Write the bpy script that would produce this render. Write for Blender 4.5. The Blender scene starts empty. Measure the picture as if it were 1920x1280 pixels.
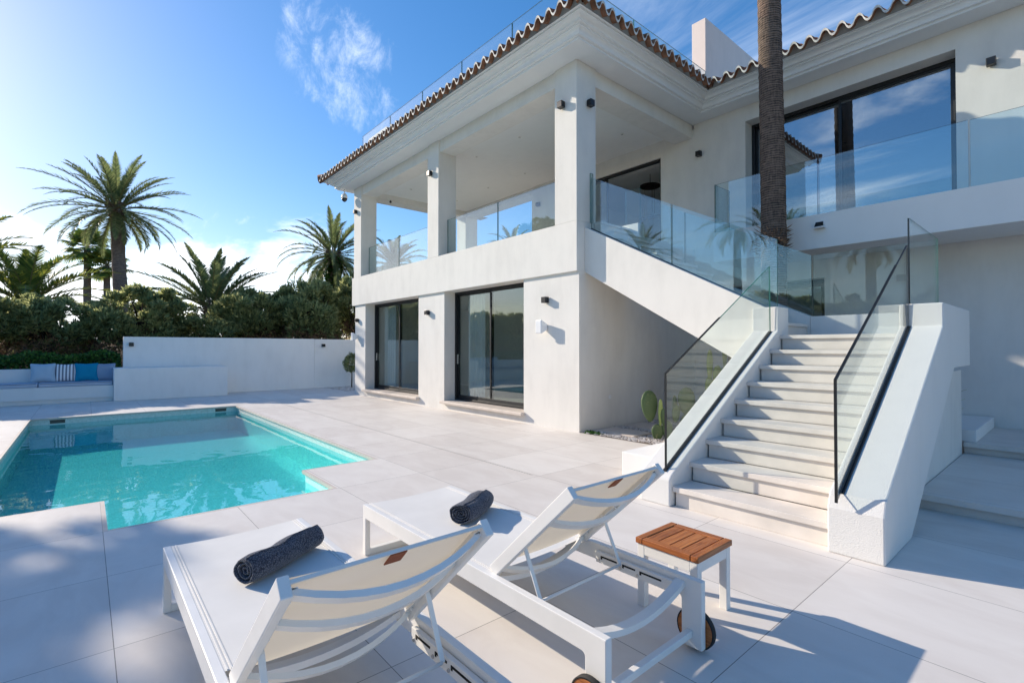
import bpy, math, random
from mathutils import Vector, Matrix, noise
R = math.radians
random.seed(7)
sc = bpy.context.scene
COL = sc.collection
PI = math.pi

# ------------------------------------------------------------------ materials
def newmat(name):
    m = bpy.data.materials.new(name); m.use_nodes = True
    nt = m.node_tree; nt.nodes.clear()
    out = nt.nodes.new('ShaderNodeOutputMaterial')
    return m, nt, out
def N(nt, t, **kw):
    n = nt.nodes.new(t)
    for k, v in kw.items():
        if k.startswith('i_'):
            key = k[2:].replace('_', ' ')
            n.inputs[key].default_value = v
        else: setattr(n, k, v)
    return n
def L(nt, a, b): nt.links.new(a, b)
def coords(nt, scale=(1,1,1), kind='Object'):
    tc = N(nt, 'ShaderNodeTexCoord'); mp = N(nt, 'ShaderNodeMapping')
    mp.inputs['Scale'].default_value = scale
    L(nt, tc.outputs[kind], mp.inputs['Vector']); return mp.outputs['Vector']
def ramp(nt, fac, stops):
    r = N(nt, 'ShaderNodeValToRGB')
    el = r.color_ramp.elements
    while len(el) < len(stops): el.new(0.5)
    for e, (p, c) in zip(el, stops): e.position = p; e.color = (*c, 1) if len(c) == 3 else c
    L(nt, fac, r.inputs['Fac']); return r.outputs['Color']
def mixc(nt, fac, a, b, mode='MIX'):
    m = N(nt, 'ShaderNodeMix', data_type='RGBA', blend_type=mode)
    for s, v in ((m.inputs[0], fac), (m.inputs[6], a), (m.inputs[7], b)):
        if hasattr(v, 'links') or hasattr(v, 'is_linked'): L(nt, v, s)
        else: s.default_value = v if not isinstance(v, tuple) or len(v) == 4 else (*v, 1)
    return m.outputs[2]
def mathn(nt, op, a, b=0.0, c=None, clamp=False):
    m = N(nt, 'ShaderNodeMath', operation=op, use_clamp=clamp)
    vals = [a, b] if c is None else [a, b, c]
    for s, v in zip(m.inputs, vals):
        if hasattr(v, 'is_linked'): L(nt, v, s)
        else: s.default_value = v
    return m.outputs[0]
def simple(name, col, rough=.6, metal=0, var=.08, vscale=3, bump=0, bscale=60, bdist=.01, spec=.5, rvar=0):
    m, nt, out = newmat(name)
    b = N(nt, 'ShaderNodeBsdfPrincipled')
    b.inputs['Roughness'].default_value = rough; b.inputs['Metallic'].default_value = metal
    b.inputs['Specular IOR Level'].default_value = spec
    v = coords(nt)
    n1 = N(nt, 'ShaderNodeTexNoise', i_Scale=vscale, i_Detail=6); L(nt, v, n1.inputs['Vector'])
    lo = tuple(max(0, c*(1-var)) for c in col); hi = tuple(min(1, c*(1+var)) for c in col)
    L(nt, ramp(nt, n1.outputs['Fac'], [(.3, lo), (.7, hi)]), b.inputs['Base Color'])
    if rvar: L(nt, mathn(nt, 'MULTIPLY_ADD', n1.outputs['Fac'], rvar, rough-rvar/2), b.inputs['Roughness'])
    if bump:
        n2 = N(nt, 'ShaderNodeTexNoise', i_Scale=bscale, i_Detail=4); L(nt, v, n2.inputs['Vector'])
        bp = N(nt, 'ShaderNodeBump', i_Strength=bump, i_Distance=bdist)
        L(nt, n2.outputs['Fac'], bp.inputs['Height']); L(nt, bp.outputs['Normal'], b.inputs['Normal'])
    L(nt, b.outputs[0], out.inputs['Surface']); return m

def plaster(name, col, streak=.5, bump=.25, bscale=90, bdist=.004):
    m, nt, out = newmat(name)
    b = N(nt, 'ShaderNodeBsdfPrincipled'); b.inputs['Roughness'].default_value = .85
    b.inputs['Specular IOR Level'].default_value = .2
    v = coords(nt); vs = coords(nt, (1.3, 1.3, .35))
    n1 = N(nt, 'ShaderNodeTexNoise', i_Scale=1.1, i_Detail=8, i_Roughness=.65); L(nt, v, n1.inputs['Vector'])
    n3 = N(nt, 'ShaderNodeTexNoise', i_Scale=3.2, i_Detail=5, i_Roughness=.6); L(nt, vs, n3.inputs['Vector'])
    s = mathn(nt, 'ADD', mathn(nt, 'MULTIPLY', n1.outputs['Fac'], .5), mathn(nt, 'MULTIPLY', n3.outputs['Fac'], .5))
    lo = tuple(c*(1-.11*streak) for c in col); hi = tuple(min(1, c*(1+.05*streak)) for c in col)
    c = ramp(nt, s, [(.36, lo), (.52, col), (.66, hi)])
    L(nt, c, b.inputs['Base Color'])
    n2 = N(nt, 'ShaderNodeTexNoise', i_Scale=bscale, i_Detail=5, i_Roughness=.7); L(nt, v, n2.inputs['Vector'])
    bp = N(nt, 'ShaderNodeBump', i_Strength=bump, i_Distance=bdist)
    L(nt, n2.outputs['Fac'], bp.inputs['Height']); L(nt, bp.outputs['Normal'], b.inputs['Normal'])
    L(nt, b.outputs[0], out.inputs['Surface']); return m

def glassmat(name, tint, f0=.04, refl=(1,1,1), rough=0.0):
    m, nt, out = newmat(name)
    t = N(nt, 'ShaderNodeBsdfTransparent'); t.inputs['Color'].default_value = (*tint, 1)
    g = N(nt, 'ShaderNodeBsdfGlossy'); g.inputs['Color'].default_value = (*refl, 1); g.inputs['Roughness'].default_value = rough
    lw = N(nt, 'ShaderNodeLayerWeight'); lw.inputs['Blend'].default_value = .5
    p = mathn(nt, 'POWER', lw.outputs['Facing'], 5.0)
    f = mathn(nt, 'MULTIPLY_ADD', p, 1-f0, f0, clamp=True)
    mx = N(nt, 'ShaderNodeMixShader'); L(nt, f, mx.inputs[0]); L(nt, t.outputs[0], mx.inputs[1]); L(nt, g.outputs[0], mx.inputs[2])
    L(nt, mx.outputs[0], out.inputs['Surface']); return m

def deckmat():
    m, nt, out = newmat('porcelain_deck')
    b = N(nt, 'ShaderNodeBsdfPrincipled')
    tc = N(nt, 'ShaderNodeTexCoord'); sp = N(nt, 'ShaderNodeSeparateXYZ'); L(nt, tc.outputs['Object'], sp.inputs[0])
    px, py = 1.105, 1.05
    def line(sock, off, per, w):
        a = mathn(nt, 'DIVIDE', mathn(nt, 'SUBTRACT', sock, off), per)
        fr = mathn(nt, 'FRACT', a)
        d = mathn(nt, 'MINIMUM', fr, mathn(nt, 'SUBTRACT', 1.0, fr))
        return mathn(nt, 'LESS_THAN', mathn(nt, 'MULTIPLY', d, per), w), mathn(nt, 'FLOOR', a)
    lx, ix = line(sp.outputs['X'], -5.615, px, .0021)
    ly, iy = line(sp.outputs['Y'], .13, py, .0021)
    ln = mathn(nt, 'MAXIMUM', lx, ly)
    cm = N(nt, 'ShaderNodeCombineXYZ'); L(nt, ix, cm.inputs[0]); L(nt, iy, cm.inputs[1])
    wn = N(nt, 'ShaderNodeTexWhiteNoise', noise_dimensions='3D'); L(nt, cm.outputs[0], wn.inputs['Vector'])
    v = coords(nt, (1, 2.2, 1))
    n1 = N(nt, 'ShaderNodeTexNoise', i_Scale=1.6, i_Detail=9, i_Roughness=.6, i_Distortion=.6); L(nt, v, n1.inputs['Vector'])
    n2 = N(nt, 'ShaderNodeTexNoise', i_Scale=160, i_Detail=3); L(nt, v, n2.inputs['Vector'])
    s = mathn(nt, 'ADD', n1.outputs['Fac'], mathn(nt, 'MULTIPLY', mathn(nt, 'SUBTRACT', wn.outputs['Value'], .5), .30))
    s = mathn(nt, 'ADD', s, mathn(nt, 'MULTIPLY', mathn(nt, 'SUBTRACT', n2.outputs['Fac'], .5), .1))
    c = ramp(nt, s, [(.3, (.655, .605, .56)), (.5, (.71, .665, .62)), (.72, (.755, .715, .67))])
    c = mixc(nt, ln, c, (.20, .185, .17))
    L(nt, c, b.inputs['Base Color']); b.inputs['Roughness'].default_value = .55
    b.inputs['Specular IOR Level'].default_value = .35
    bp = N(nt, 'ShaderNodeBump', i_Strength=.15, i_Distance=.002)
    L(nt, n2.outputs['Fac'], bp.inputs['Height']); L(nt, bp.outputs['Normal'], b.inputs['Normal'])
    L(nt, b.outputs[0], out.inputs['Surface']); return m

def mosaicmat(name, vertical, k=1.0):
    m, nt, out = newmat(name)
    b = N(nt, 'ShaderNodeBsdfPrincipled')
    tc = N(nt, 'ShaderNodeTexCoord'); sp = N(nt, 'ShaderNodeSeparateXYZ'); L(nt, tc.outputs['Object'], sp.inputs[0])
    if vertical:
        u = mathn(nt, 'ADD', sp.outputs['X'], sp.outputs['Y']); w = sp.outputs['Z']
    else: u = sp.outputs['X']; w = sp.outputs['Y']
    per = .036
    ids = []; lines = []
    for s in (u, w):
        a = mathn(nt, 'DIVIDE', s, per); fr = mathn(nt, 'FRACT', a)
        d = mathn(nt, 'MINIMUM', fr, mathn(nt, 'SUBTRACT', 1.0, fr))
        lines.append(mathn(nt, 'LESS_THAN', d, .055)); ids.append(mathn(nt, 'FLOOR', a))
    ln = mathn(nt, 'MAXIMUM', *lines)
    cm = N(nt, 'ShaderNodeCombineXYZ'); L(nt, ids[0], cm.inputs[0]); L(nt, ids[1], cm.inputs[1])
    wn = N(nt, 'ShaderNodeTexWhiteNoise', noise_dimensions='3D'); L(nt, cm.outputs[0], wn.inputs['Vector'])
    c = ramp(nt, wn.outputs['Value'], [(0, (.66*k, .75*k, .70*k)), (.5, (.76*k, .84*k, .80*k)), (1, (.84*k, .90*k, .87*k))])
    c = mixc(nt, ln, c, (.64, .75, .72))
    L(nt, c, b.inputs['Base Color']); b.inputs['Roughness'].default_value = .25
    L(nt, b.outputs[0], out.inputs['Surface']); return m

def watermat():
    m, nt, out = newmat('pool_water')
    t = N(nt, 'ShaderNodeBsdfTransparent'); t.inputs['Color'].default_value = (.33, .925, .965, 1)
    g = N(nt, 'ShaderNodeBsdfGlossy'); g.inputs['Roughness'].default_value = 0.0
    v = coords(nt, (1, 1, 1))
    n1 = N(nt, 'ShaderNodeTexNoise', i_Scale=1.7, i_Detail=2, i_Roughness=.45, i_Distortion=.4); L(nt, v, n1.inputs['Vector'])
    n2 = N(nt, 'ShaderNodeTexNoise', i_Scale=.5, i_Detail=1); L(nt, v, n2.inputs['Vector'])
    h = mathn(nt, 'ADD', n1.outputs['Fac'], mathn(nt, 'MULTIPLY', n2.outputs['Fac'], 1.5))
    bp = N(nt, 'ShaderNodeBump', i_Strength=.35, i_Distance=.016); L(nt, h, bp.inputs['Height'])
    L(nt, bp.outputs['Normal'], g.inputs['Normal'])
    lw = N(nt, 'ShaderNodeLayerWeight'); lw.inputs['Blend'].default_value = .5; L(nt, bp.outputs['Normal'], lw.inputs['Normal'])
    p = mathn(nt, 'POWER', lw.outputs['Facing'], 5.0)
    f = mathn(nt, 'MULTIPLY_ADD', p, .97, .03, clamp=True)
    mx = N(nt, 'ShaderNodeMixShader'); L(nt, f, mx.inputs[0]); L(nt, t.outputs[0], mx.inputs[1]); L(nt, g.outputs[0], mx.inputs[2])
    L(nt, mx.outputs[0], out.inputs['Surface']); return m

def leafmat(name, stops, rough=.55, transl=.25, tcol=None, nscale=1.4):
    m, nt, out = newmat(name)
    b = N(nt, 'ShaderNodeBsdfPrincipled'); b.inputs['Roughness'].default_value = rough
    b.inputs['Specular IOR Level'].default_value = .3
    g = N(nt, 'ShaderNodeNewGeometry'); v = coords(nt)
    n1 = N(nt, 'ShaderNodeTexNoise', i_Scale=nscale, i_Detail=3); L(nt, v, n1.inputs['Vector'])
    s = mathn(nt, 'ADD', mathn(nt, 'MULTIPLY', g.outputs['Random Per Island'], .55), mathn(nt, 'MULTIPLY', n1.outputs['Fac'], .5))
    c = ramp(nt, s, stops); L(nt, c, b.inputs['Base Color'])
    t = N(nt, 'ShaderNodeBsdfTranslucent')
    if tcol: t.inputs['Color'].default_value = (*tcol, 1)
    else: L(nt, c, t.inputs['Color'])
    mx = N(nt, 'ShaderNodeMixShader'); mx.inputs[0].default_value = transl
    L(nt, b.outputs[0], mx.inputs[1]); L(nt, t.outputs[0], mx.inputs[2]); L(nt, mx.outputs[0], out.inputs['Surface']); return m

def woodmat(name, axis='Y'):
    m, nt, out = newmat(name)
    b = N(nt, 'ShaderNodeBsdfPrincipled'); b.inputs['Roughness'].default_value = .45
    g = N(nt, 'ShaderNodeNewGeometry')
    sc_ = (28, 1.6, 28) if axis == 'Y' else (1.6, 28, 28)
    tc = N(nt, 'ShaderNodeTexCoord'); mp = N(nt, 'ShaderNodeMapping'); mp.inputs['Scale'].default_value = sc_
    cb = N(nt, 'ShaderNodeCombineXYZ'); r7 = mathn(nt, 'MULTIPLY', g.outputs['Random Per Island'], 9.0)
    for i in range(3): L(nt, r7, cb.inputs[i])
    L(nt, tc.outputs['Object'], mp.inputs['Vector']); L(nt, cb.outputs[0], mp.inputs['Location'])
    w = N(nt, 'ShaderNodeTexNoise', i_Scale=2.0, i_Detail=8, i_Roughness=.6, i_Distortion=1.2); L(nt, mp.outputs[0], w.inputs['Vector'])
    s = mathn(nt, 'ADD', mathn(nt, 'MULTIPLY', w.outputs['Fac'], .9), mathn(nt, 'MULTIPLY', g.outputs['Random Per Island'], .2))
    c = ramp(nt, s, [(.3, (.15, .04, .012)), (.5, (.36, .11, .028)), (.75, (.56, .21, .06))])
    L(nt, c, b.inputs['Base Color'])
    bp = N(nt, 'ShaderNodeBump', i_Strength=.15, i_Distance=.002); L(nt, w.outputs['Fac'], bp.inputs['Height']); L(nt, bp.outputs['Normal'], b.inputs['Normal'])
    L(nt, b.outputs[0], out.inputs['Surface']); return m

def fabricmat(name, col, transl=0, weave=900, rough=.8, tcol=None):
    m, nt, out = newmat(name)
    b = N(nt, 'ShaderNodeBsdfPrincipled'); b.inputs['Roughness'].default_value = rough; b.inputs['Specular IOR Level'].default_value = .2
    v = coords(nt, (weave, weave, weave))
    w = N(nt, 'ShaderNodeTexChecker', i_Scale=1.0); L(nt, v, w.inputs['Vector'])
    v2 = coords(nt); n1 = N(nt, 'ShaderNodeTexNoise', i_Scale=4, i_Detail=5); L(nt, v2, n1.inputs['Vector'])
    c = ramp(nt, n1.outputs['Fac'], [(.3, tuple(x*.93 for x in col)), (.7, col)]); L(nt, c, b.inputs['Base Color'])
    if transl:
        t = N(nt, 'ShaderNodeBsdfTranslucent'); t.inputs['Color'].default_value = (*(tcol or col), 1)
        mx = N(nt, 'ShaderNodeMixShader'); mx.inputs[0].default_value = transl
        L(nt, b.outputs[0], mx.inputs[1]); L(nt, t.outputs[0], mx.inputs[2]); L(nt, mx.outputs[0], out.inputs['Surface'])
    else: L(nt, b.outputs[0], out.inputs['Surface'])
    return m

def towelmat():
    m, nt, out = newmat('navy_towelling')
    b = N(nt, 'ShaderNodeBsdfPrincipled'); b.inputs['Roughness'].default_value = .95; b.inputs['Specular IOR Level'].default_value = .1
    b.inputs['Sheen Weight'].default_value = .3
    tc = N(nt, 'ShaderNodeTexCoord')
    v1 = N(nt, 'ShaderNodeTexVoronoi', i_Scale=1.0); mp = N(nt, 'ShaderNodeMapping'); mp.inputs['Scale'].default_value = (150, 110, 150)
    L(nt, tc.outputs['Object'], mp.inputs[0]); L(nt, mp.outputs[0], v1.inputs['Vector'])
    n1 = N(nt, 'ShaderNodeTexNoise', i_Scale=9, i_Detail=5); L(nt, tc.outputs['Object'], n1.inputs['Vector'])
    s = mathn(nt, 'ADD', mathn(nt, 'MULTIPLY', v1.outputs['Distance'], .8), mathn(nt, 'MULTIPLY', n1.outputs['Fac'], .3))
    c = ramp(nt, s, [(.25, (.15, .165, .21)), (.55, (.05, .06, .085)), (.9, (.014, .017, .03))]); L(nt, c, b.inputs['Base Color'])
    bp = N(nt, 'ShaderNodeBump', i_Strength=.9, i_Distance=.006, invert=True); L(nt, v1.outputs['Distance'], bp.inputs['Height']); L(nt, bp.outputs['Normal'], b.inputs['Normal'])
    L(nt, b.outputs[0], out.inputs['Surface']); return m

def stripemat():
    m, nt, out = newmat('striped_cotton')
    b = N(nt, 'ShaderNodeBsdfPrincipled'); b.inputs['Roughness'].default_value = .85
    tc = N(nt, 'ShaderNodeTexCoord'); sp = N(nt, 'ShaderNodeSeparateXYZ'); L(nt, tc.outputs['Object'], sp.inputs[0])
    fr = mathn(nt, 'FRACT', mathn(nt, 'MULTIPLY', sp.outputs['Y'], 12.8)); s = mathn(nt, 'LESS_THAN', fr, .48)
    L(nt, mixc(nt, s, (.86, .86, .88), (.20, .22, .27)), b.inputs['Base Color'])
    L(nt, b.outputs[0], out.inputs['Surface']); return m

def trunkmat(name, lo, hi, ring=14):
    m, nt, out = newmat(name)
    b = N(nt, 'ShaderNodeBsdfPrincipled'); b.inputs['Roughness'].default_value = .95; b.inputs['Specular IOR Level'].default_value = .1
    v = coords(nt, (3, 3, ring)); n1 = N(nt, 'ShaderNodeTexNoise', i_Scale=1.6, i_Detail=7, i_Roughness=.7, i_Distortion=.5); L(nt, v, n1.inputs['Vector'])
    v2 = coords(nt, (16, 16, 3)); n2 = N(nt, 'ShaderNodeTexNoise', i_Scale=2.2, i_Detail=5); L(nt, v2, n2.inputs['Vector'])
    wv = N(nt, 'ShaderNodeTexWave', bands_direction='Z', i_Scale=ring*.28, i_Distortion=3.5, i_Detail=4, i_Detail_Scale=1.5); L(nt, coords(nt), wv.inputs['Vector'])
    s = mathn(nt, 'ADD', mathn(nt, 'MULTIPLY', n1.outputs['Fac'], .55), mathn(nt, 'MULTIPLY', n2.outputs['Fac'], .30))
    s = mathn(nt, 'ADD', s, mathn(nt, 'MULTIPLY', wv.outputs['Fac'], .16))
    L(nt, ramp(nt, s, [(.38, lo), (.62, hi)]), b.inputs['Base Color'])
    bp = N(nt, 'ShaderNodeBump', i_Strength=1, i_Distance=.03); L(nt, s, bp.inputs['Height']); L(nt, bp.outputs['Normal'], b.inputs['Normal'])
    L(nt, b.outputs[0], out.inputs['Surface']); return m

M = {}
M['plaster'] = plaster('white_render', (.74, .72, .68), .7)
M['plaster_bright'] = plaster('bright_render', (.88, .87, .85))
M['plaster_rough'] = plaster('rough_render', (.77, .76, .735), .3, .75, 110, .008)
M['plaster_smooth'] = plaster('smooth_white_paint', (.80, .80, .785), .25, .1, 60)
M['bounce_pink'] = plaster('bounce_pink_render', (.76, .67, .64), .6)  # pink of warm reflected light put into the base colour
M['deck'] = deckmat()
M['stone'] = simple('limestone', (.60, .53, .47), .6, var=.07, vscale=5, bump=.1, bscale=120, bdist=.003)
M['stone_edge'] = simple('limestone_step', (.72, .665, .605), .6, var=.09, vscale=4, bump=.15, bscale=90, bdist=.003)
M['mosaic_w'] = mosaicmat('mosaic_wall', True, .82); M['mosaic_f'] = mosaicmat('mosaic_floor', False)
M['water'] = watermat()
M['glass'] = glassmat('clear_glass', (.925, .965, .955), .045)
M['glass_refl'] = glassmat('balustrade_glass', (.88, .945, .95), .10)
M['glass_edge'] = simple('glass_edge', (.02, .14, .11), .2, spec=1)
M['glass_edge_dark'] = simple('glass_edge_dark', (.012, .015, .02), .25, spec=.7)
M['glass_edge_pale'] = simple('glass_edge_pale', (.45, .62, .60), .2)
M['winglass'] = glassmat('window_glass', (.86, .91, .89), .10, (.95, .98, 1))
M['winglass_up'] = glassmat('upper_window_glass', (.40, .43, .45), .34, (.86, .94, 1.0))
M['black'] = simple('black_aluminium', (.018, .02, .023), .4, .3, var=.1)
M['lampblack'] = simple('black_lamp_metal', (.014, .015, .018), .35, .2)
M['alu'] = simple('white_powder_coat', (.78, .77, .745), .38, 0, var=.03, vscale=8)
M['steel'] = simple('brushed_steel', (.5, .5, .5), .3, .9)
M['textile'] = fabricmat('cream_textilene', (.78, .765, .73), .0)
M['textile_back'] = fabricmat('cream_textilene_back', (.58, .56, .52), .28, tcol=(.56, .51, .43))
M['teak'] = woodmat('teak_y', 'Y'); M['teakx'] = woodmat('teak_x', 'X')
M['rubber'] = simple('black_rubber', (.02, .02, .02), .8)
M['leather'] = simple('brown_leather', (.28, .07, .02), .6, bump=.2)
M['towel'] = towelmat()
M['terracotta'] = simple('terracotta', (.22, .105, .060), .85, var=.45, vscale=9, bump=.4, bscale=40)
M['tilewhite'] = simple('whitewashed_tile_edge', (.62, .61, .58), .8, var=.2, vscale=14, bump=.3)
M['mortar'] = simple('mortar', (.33, .325, .30), .9, var=.12, bump=.4)
M['cornice'] = simple('painted_cornice', (.78, .79, .79), .6, var=.02)
M['trunk'] = trunkmat('palm_trunk', (.09, .07, .06), (.30, .235, .195))
M['trunk_near'] = trunkmat('fan_palm_trunk', (.05, .040, .036), (.26, .185, .145), 26)
M['frond'] = leafmat('date_palm_leaf', [(.15, (.08, .11, .045)), (.5, (.15, .20, .08)), (.85, (.32, .35, .15))], .4, .48)
M['frond_y'] = leafmat('young_palm_leaf', [(.15, (.07, .12, .03)), (.5, (.15, .21, .05)), (.85, (.45, .44, .07))], .45, .45)
M['fan'] = leafmat('fan_palm_leaf', [(.15, (.07, .14, .04)), (.5, (.15, .24, .06)), (.85, (.40, .42, .09))], .45, .5)
M['rachis'] = simple('frond_stalk', (.22, .19, .08), .6)
M['juniper'] = leafmat('juniper_sprays', [(.18, (.11, .13, .055)), (.42, (.26, .30, .13)), (.66, (.48, .50, .22)), (.92, (.78, .74, .36))], .6, .68, nscale=1.1)
M['juniper_dead'] = leafmat('dry_juniper_twigs', [(.2, (.10, .07, .05)), (.6, (.30, .19, .12)), (.9, (.65, .42, .25))], .8, .5)
M['hedge'] = leafmat('hedge_leaves', [(.18, (.02, .06, .016)), (.5, (.05, .14, .03)), (.9, (.16, .32, .06))], .35, .4, nscale=3)
M['bark'] = trunkmat('tree_bark', (.02, .016, .014), (.08, .06, .05), 3)
M['cactus'] = leafmat('cactus_skin', [(.2, (.05, .085, .04)), (.6, (.09, .14, .06)), (.9, (.13, .19, .08))], .5, .05, nscale=5)
M['cactusy'] = leafmat('young_cactus_skin', [(.2, (.20, .27, .07)), (.6, (.33, .42, .14)), (.9, (.42, .50, .2))], .5, .15, nscale=5)
M['spine'] = simple('cactus_spines', (.5, .45, .25), .6)
M['pebble'] = leafmat('white_pebbles', [(.15, (.35, .31, .28)), (.5, (.55, .50, .47)), (.9, (.78, .76, .73))], .7, .0)
M['soil'] = simple('garden_soil', (.16, .12, .09), .95, var=.4, vscale=6, bump=.6)
M['litter'] = simple('dry_leaf_litter', (.26,.17,.10), .95, var=.6, vscale=5, bump=.8, bscale=14, bdist=.06)
M['grass'] = simple('dry_grass_ground', (.10, .10, .045), .95, var=.4, vscale=2, bump=.5)
M['room'] = simple('room_paint', (.85, .84, .82), .8, var=.02)
M['floorroom'] = simple('room_floor', (.5, .47, .43), .4)
M['curtain'] = fabricmat('white_voile', (.80, .82, .83), .3)
M['bluepale'] = fabricmat('pale_blue_cotton', (.42, .56, .68))
M['teal'] = fabricmat('teal_cotton', (.006, .26, .43))
M['greyblue'] = fabricmat('grey_blue_cotton', (.28, .36, .48))
M['cushion'] = fabricmat('bench_cushion_fabric', (.46, .53, .64))
M['piping'] = simple('dark_piping', (.05, .06, .1), .7)
M['stripe'] = stripemat()
M['white_plastic'] = simple('white_plastic', (.75, .76, .77), .35)
M['ivory'] = simple('downlight_trim', (.85, .84, .8), .4)
M['skimmer'] = simple('skimmer_mouth', (.10,.085,.07), .7)
M['dark_hole'] = simple('dark_recess', (.01, .01, .01), .9)
_m, _nt, _o = newmat('slotted_drain'); _b = N(_nt,'ShaderNodeBsdfPrincipled'); _tc = N(_nt,'ShaderNodeTexCoord'); _sp = N(_nt,'ShaderNodeSeparateXYZ'); L(_nt,_tc.outputs['Object'],_sp.inputs[0])
_f = mathn(_nt,'LESS_THAN', mathn(_nt,'FRACT', mathn(_nt,'DIVIDE', _sp.outputs['X'], .05)), .4); L(_nt, mixc(_nt,_f,(.52,.48,.45),(.13,.12,.11)), _b.inputs['Base Color']); L(_nt,_b.outputs[0],_o.inputs[0]); M['drain'] = _m

# ------------------------------------------------------------------ builders
class MB:
    def __init__(s): s.v = []; s.f = []; s.m = []; s.sm = []
    def add(s, vs, fs, mi=0, smooth=False):
        o = len(s.v); s.v += [tuple(v) for v in vs]
        for f in fs: s.f.append(tuple(i+o for i in f)); s.m.append(mi); s.sm.append(smooth)
        return s
    def box(s, x0, x1, y0, y1, z0, z1, mi=0):
        v = [(x0,y0,z0),(x1,y0,z0),(x1,y1,z0),(x0,y1,z0),(x0,y0,z1),(x1,y0,z1),(x1,y1,z1),(x0,y1,z1)]
        return s.add(v, [(0,3,2,1),(4,5,6,7),(0,1,5,4),(1,2,6,5),(2,3,7,6),(3,0,4,7)], mi)
    def quad(s, a, b, c, d, mi=0): return s.add([a,b,c,d], [(0,1,2,3)], mi)
    def prism(s, poly, axis, a, b, mi=0, cap=None):
        # poly: 2D points (p,q) in plane perpendicular to axis
        def P(p, q, t): return (t,p,q) if axis == 'x' else ((p,t,q) if axis == 'y' else (p,q,t))
        n = len(poly); v = [P(p,q,a) for p,q in poly] + [P(p,q,b) for p,q in poly]
        area = sum(poly[i][0]*poly[(i+1)%n][1]-poly[(i+1)%n][0]*poly[i][1] for i in range(n))
        flip = (area > 0) ^ (axis == 'y')
        if a > b: flip = not flip
        fs = [tuple(range(n)), tuple(range(2*n-1, n-1, -1))]
        if flip: fs = [tuple(reversed(range(n))), tuple(range(n, 2*n))]
        sides = [(i, (i+1)%n, n+(i+1)%n, n+i) if flip else (i, n+i, n+(i+1)%n, (i+1)%n) for i in range(n)]
        s.add(v, fs, mi if cap is None else cap); o = len(s.v)-2*n
        for f in sides: s.f.append(tuple(i+o for i in f)); s.m.append(mi); s.sm.append(False)
        return s
    def beam(s, p0, p1, w, h, up=(0,0,1), mi=0, ext=0):
        p0 = Vector(p0); p1 = Vector(p1); d = (p1-p0).normalized(); p0 = p0-d*ext; p1 = p1+d*ext
        u = Vector(up); r = d.cross(u)
        if r.length < 1e-4: r = d.cross(Vector((0,1,0)))
        r.normalize(); u = r.cross(d).normalized()
        v = [p + r*(a*w/2) + u*(b*h/2) for p in (p0,p1) for a,b in ((-1,-1),(1,-1),(1,1),(-1,1))]
        return s.add(v, [(3,2,1,0),(4,5,6,7),(0,1,5,4),(1,2,6,5),(2,3,7,6),(3,0,4,7)], mi)
    def tube(s, pts, rads, n=8, mi=0, cap=True, smooth=True):
        pts = [Vector(p) for p in pts]; o = len(s.v)
        if not hasattr(rads, '__len__'): rads = [rads]*len(pts)
        prev = None
        for i, p in enumerate(pts):
            d = (pts[min(i+1,len(pts)-1)] - pts[max(i-1,0)]).normalized()
            if prev is None:
                a = Vector((0,0,1)) if abs(d.z) < .9 else Vector((1,0,0)); r = d.cross(a).normalized()
            else: r = (prev - d*prev.dot(d)).normalized()
            prev = r; u = r.cross(d)
            for k in range(n):
                t = 2*PI*k/n; s.v.append(tuple(p + r*(math.cos(t)*rads[i]) + u*(math.sin(t)*rads[i])))
        for i in range(len(pts)-1):
            for k in range(n):
                a = o+i*n+k; b = o+i*n+(k+1)%n
                s.f.append((a, a+n, b+n, b)); s.m.append(mi); s.sm.append(smooth)
        if cap:
            s.f.append(tuple(o+k for k in range(n))); s.m.append(mi); s.sm.append(False)
            e = o+(len(pts)-1)*n
            s.f.append(tuple(e+k for k in reversed(range(n)))); s.m.append(mi); s.sm.append(False)
        return s
    def build(s, name, mats, parent=None, bevel=0, loc=None, seg=2, sub=0):
        me = bpy.data.meshes.new(name); me.from_pydata(s.v, [], s.f)
        if not isinstance(mats, (list, tuple)): mats = [mats]
        for m in mats: me.materials.append(M[m] if isinstance(m, str) else m)
        me.polygons.foreach_set('material_index', s.m); me.polygons.foreach_set('use_smooth', s.sm); me.update()
        o = bpy.data.objects.new(name, me); COL.objects.link(o)
        if parent: o.parent = parent
        if loc: o.location = loc
        if bevel:
            b = o.modifiers.new('bevel', 'BEVEL'); b.width = bevel; b.segments = seg; b.limit_method = 'ANGLE'; b.angle_limit = R(40)
        if sub:
            b = o.modifiers.new('sub', 'SUBSURF'); b.levels = sub; b.render_levels = sub
        return o

def tag(o, label=None, cat=None, group=None, kind=None):
    if label: o['label'] = label
    if cat: o['category'] = cat
    if group: o['group'] = group
    if kind: o['kind'] = kind
    return o
def empty(name, loc=(0,0,0), rz=0):
    e = bpy.data.objects.new(name, None); COL.objects.link(e); e.location = loc; e.rotation_euler.z = rz; e.empty_display_size = .2
    return e
def kids(o): return [c for c in list(bpy.data.objects) if c.parent == o]
def copy_tree(o, parent=None):
    c = o.copy(); COL.objects.link(c); c.parent = parent
    for ch in kids(o): copy_tree(ch, c)
    return c
def struct(o): o['kind'] = 'structure'; return o

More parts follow.
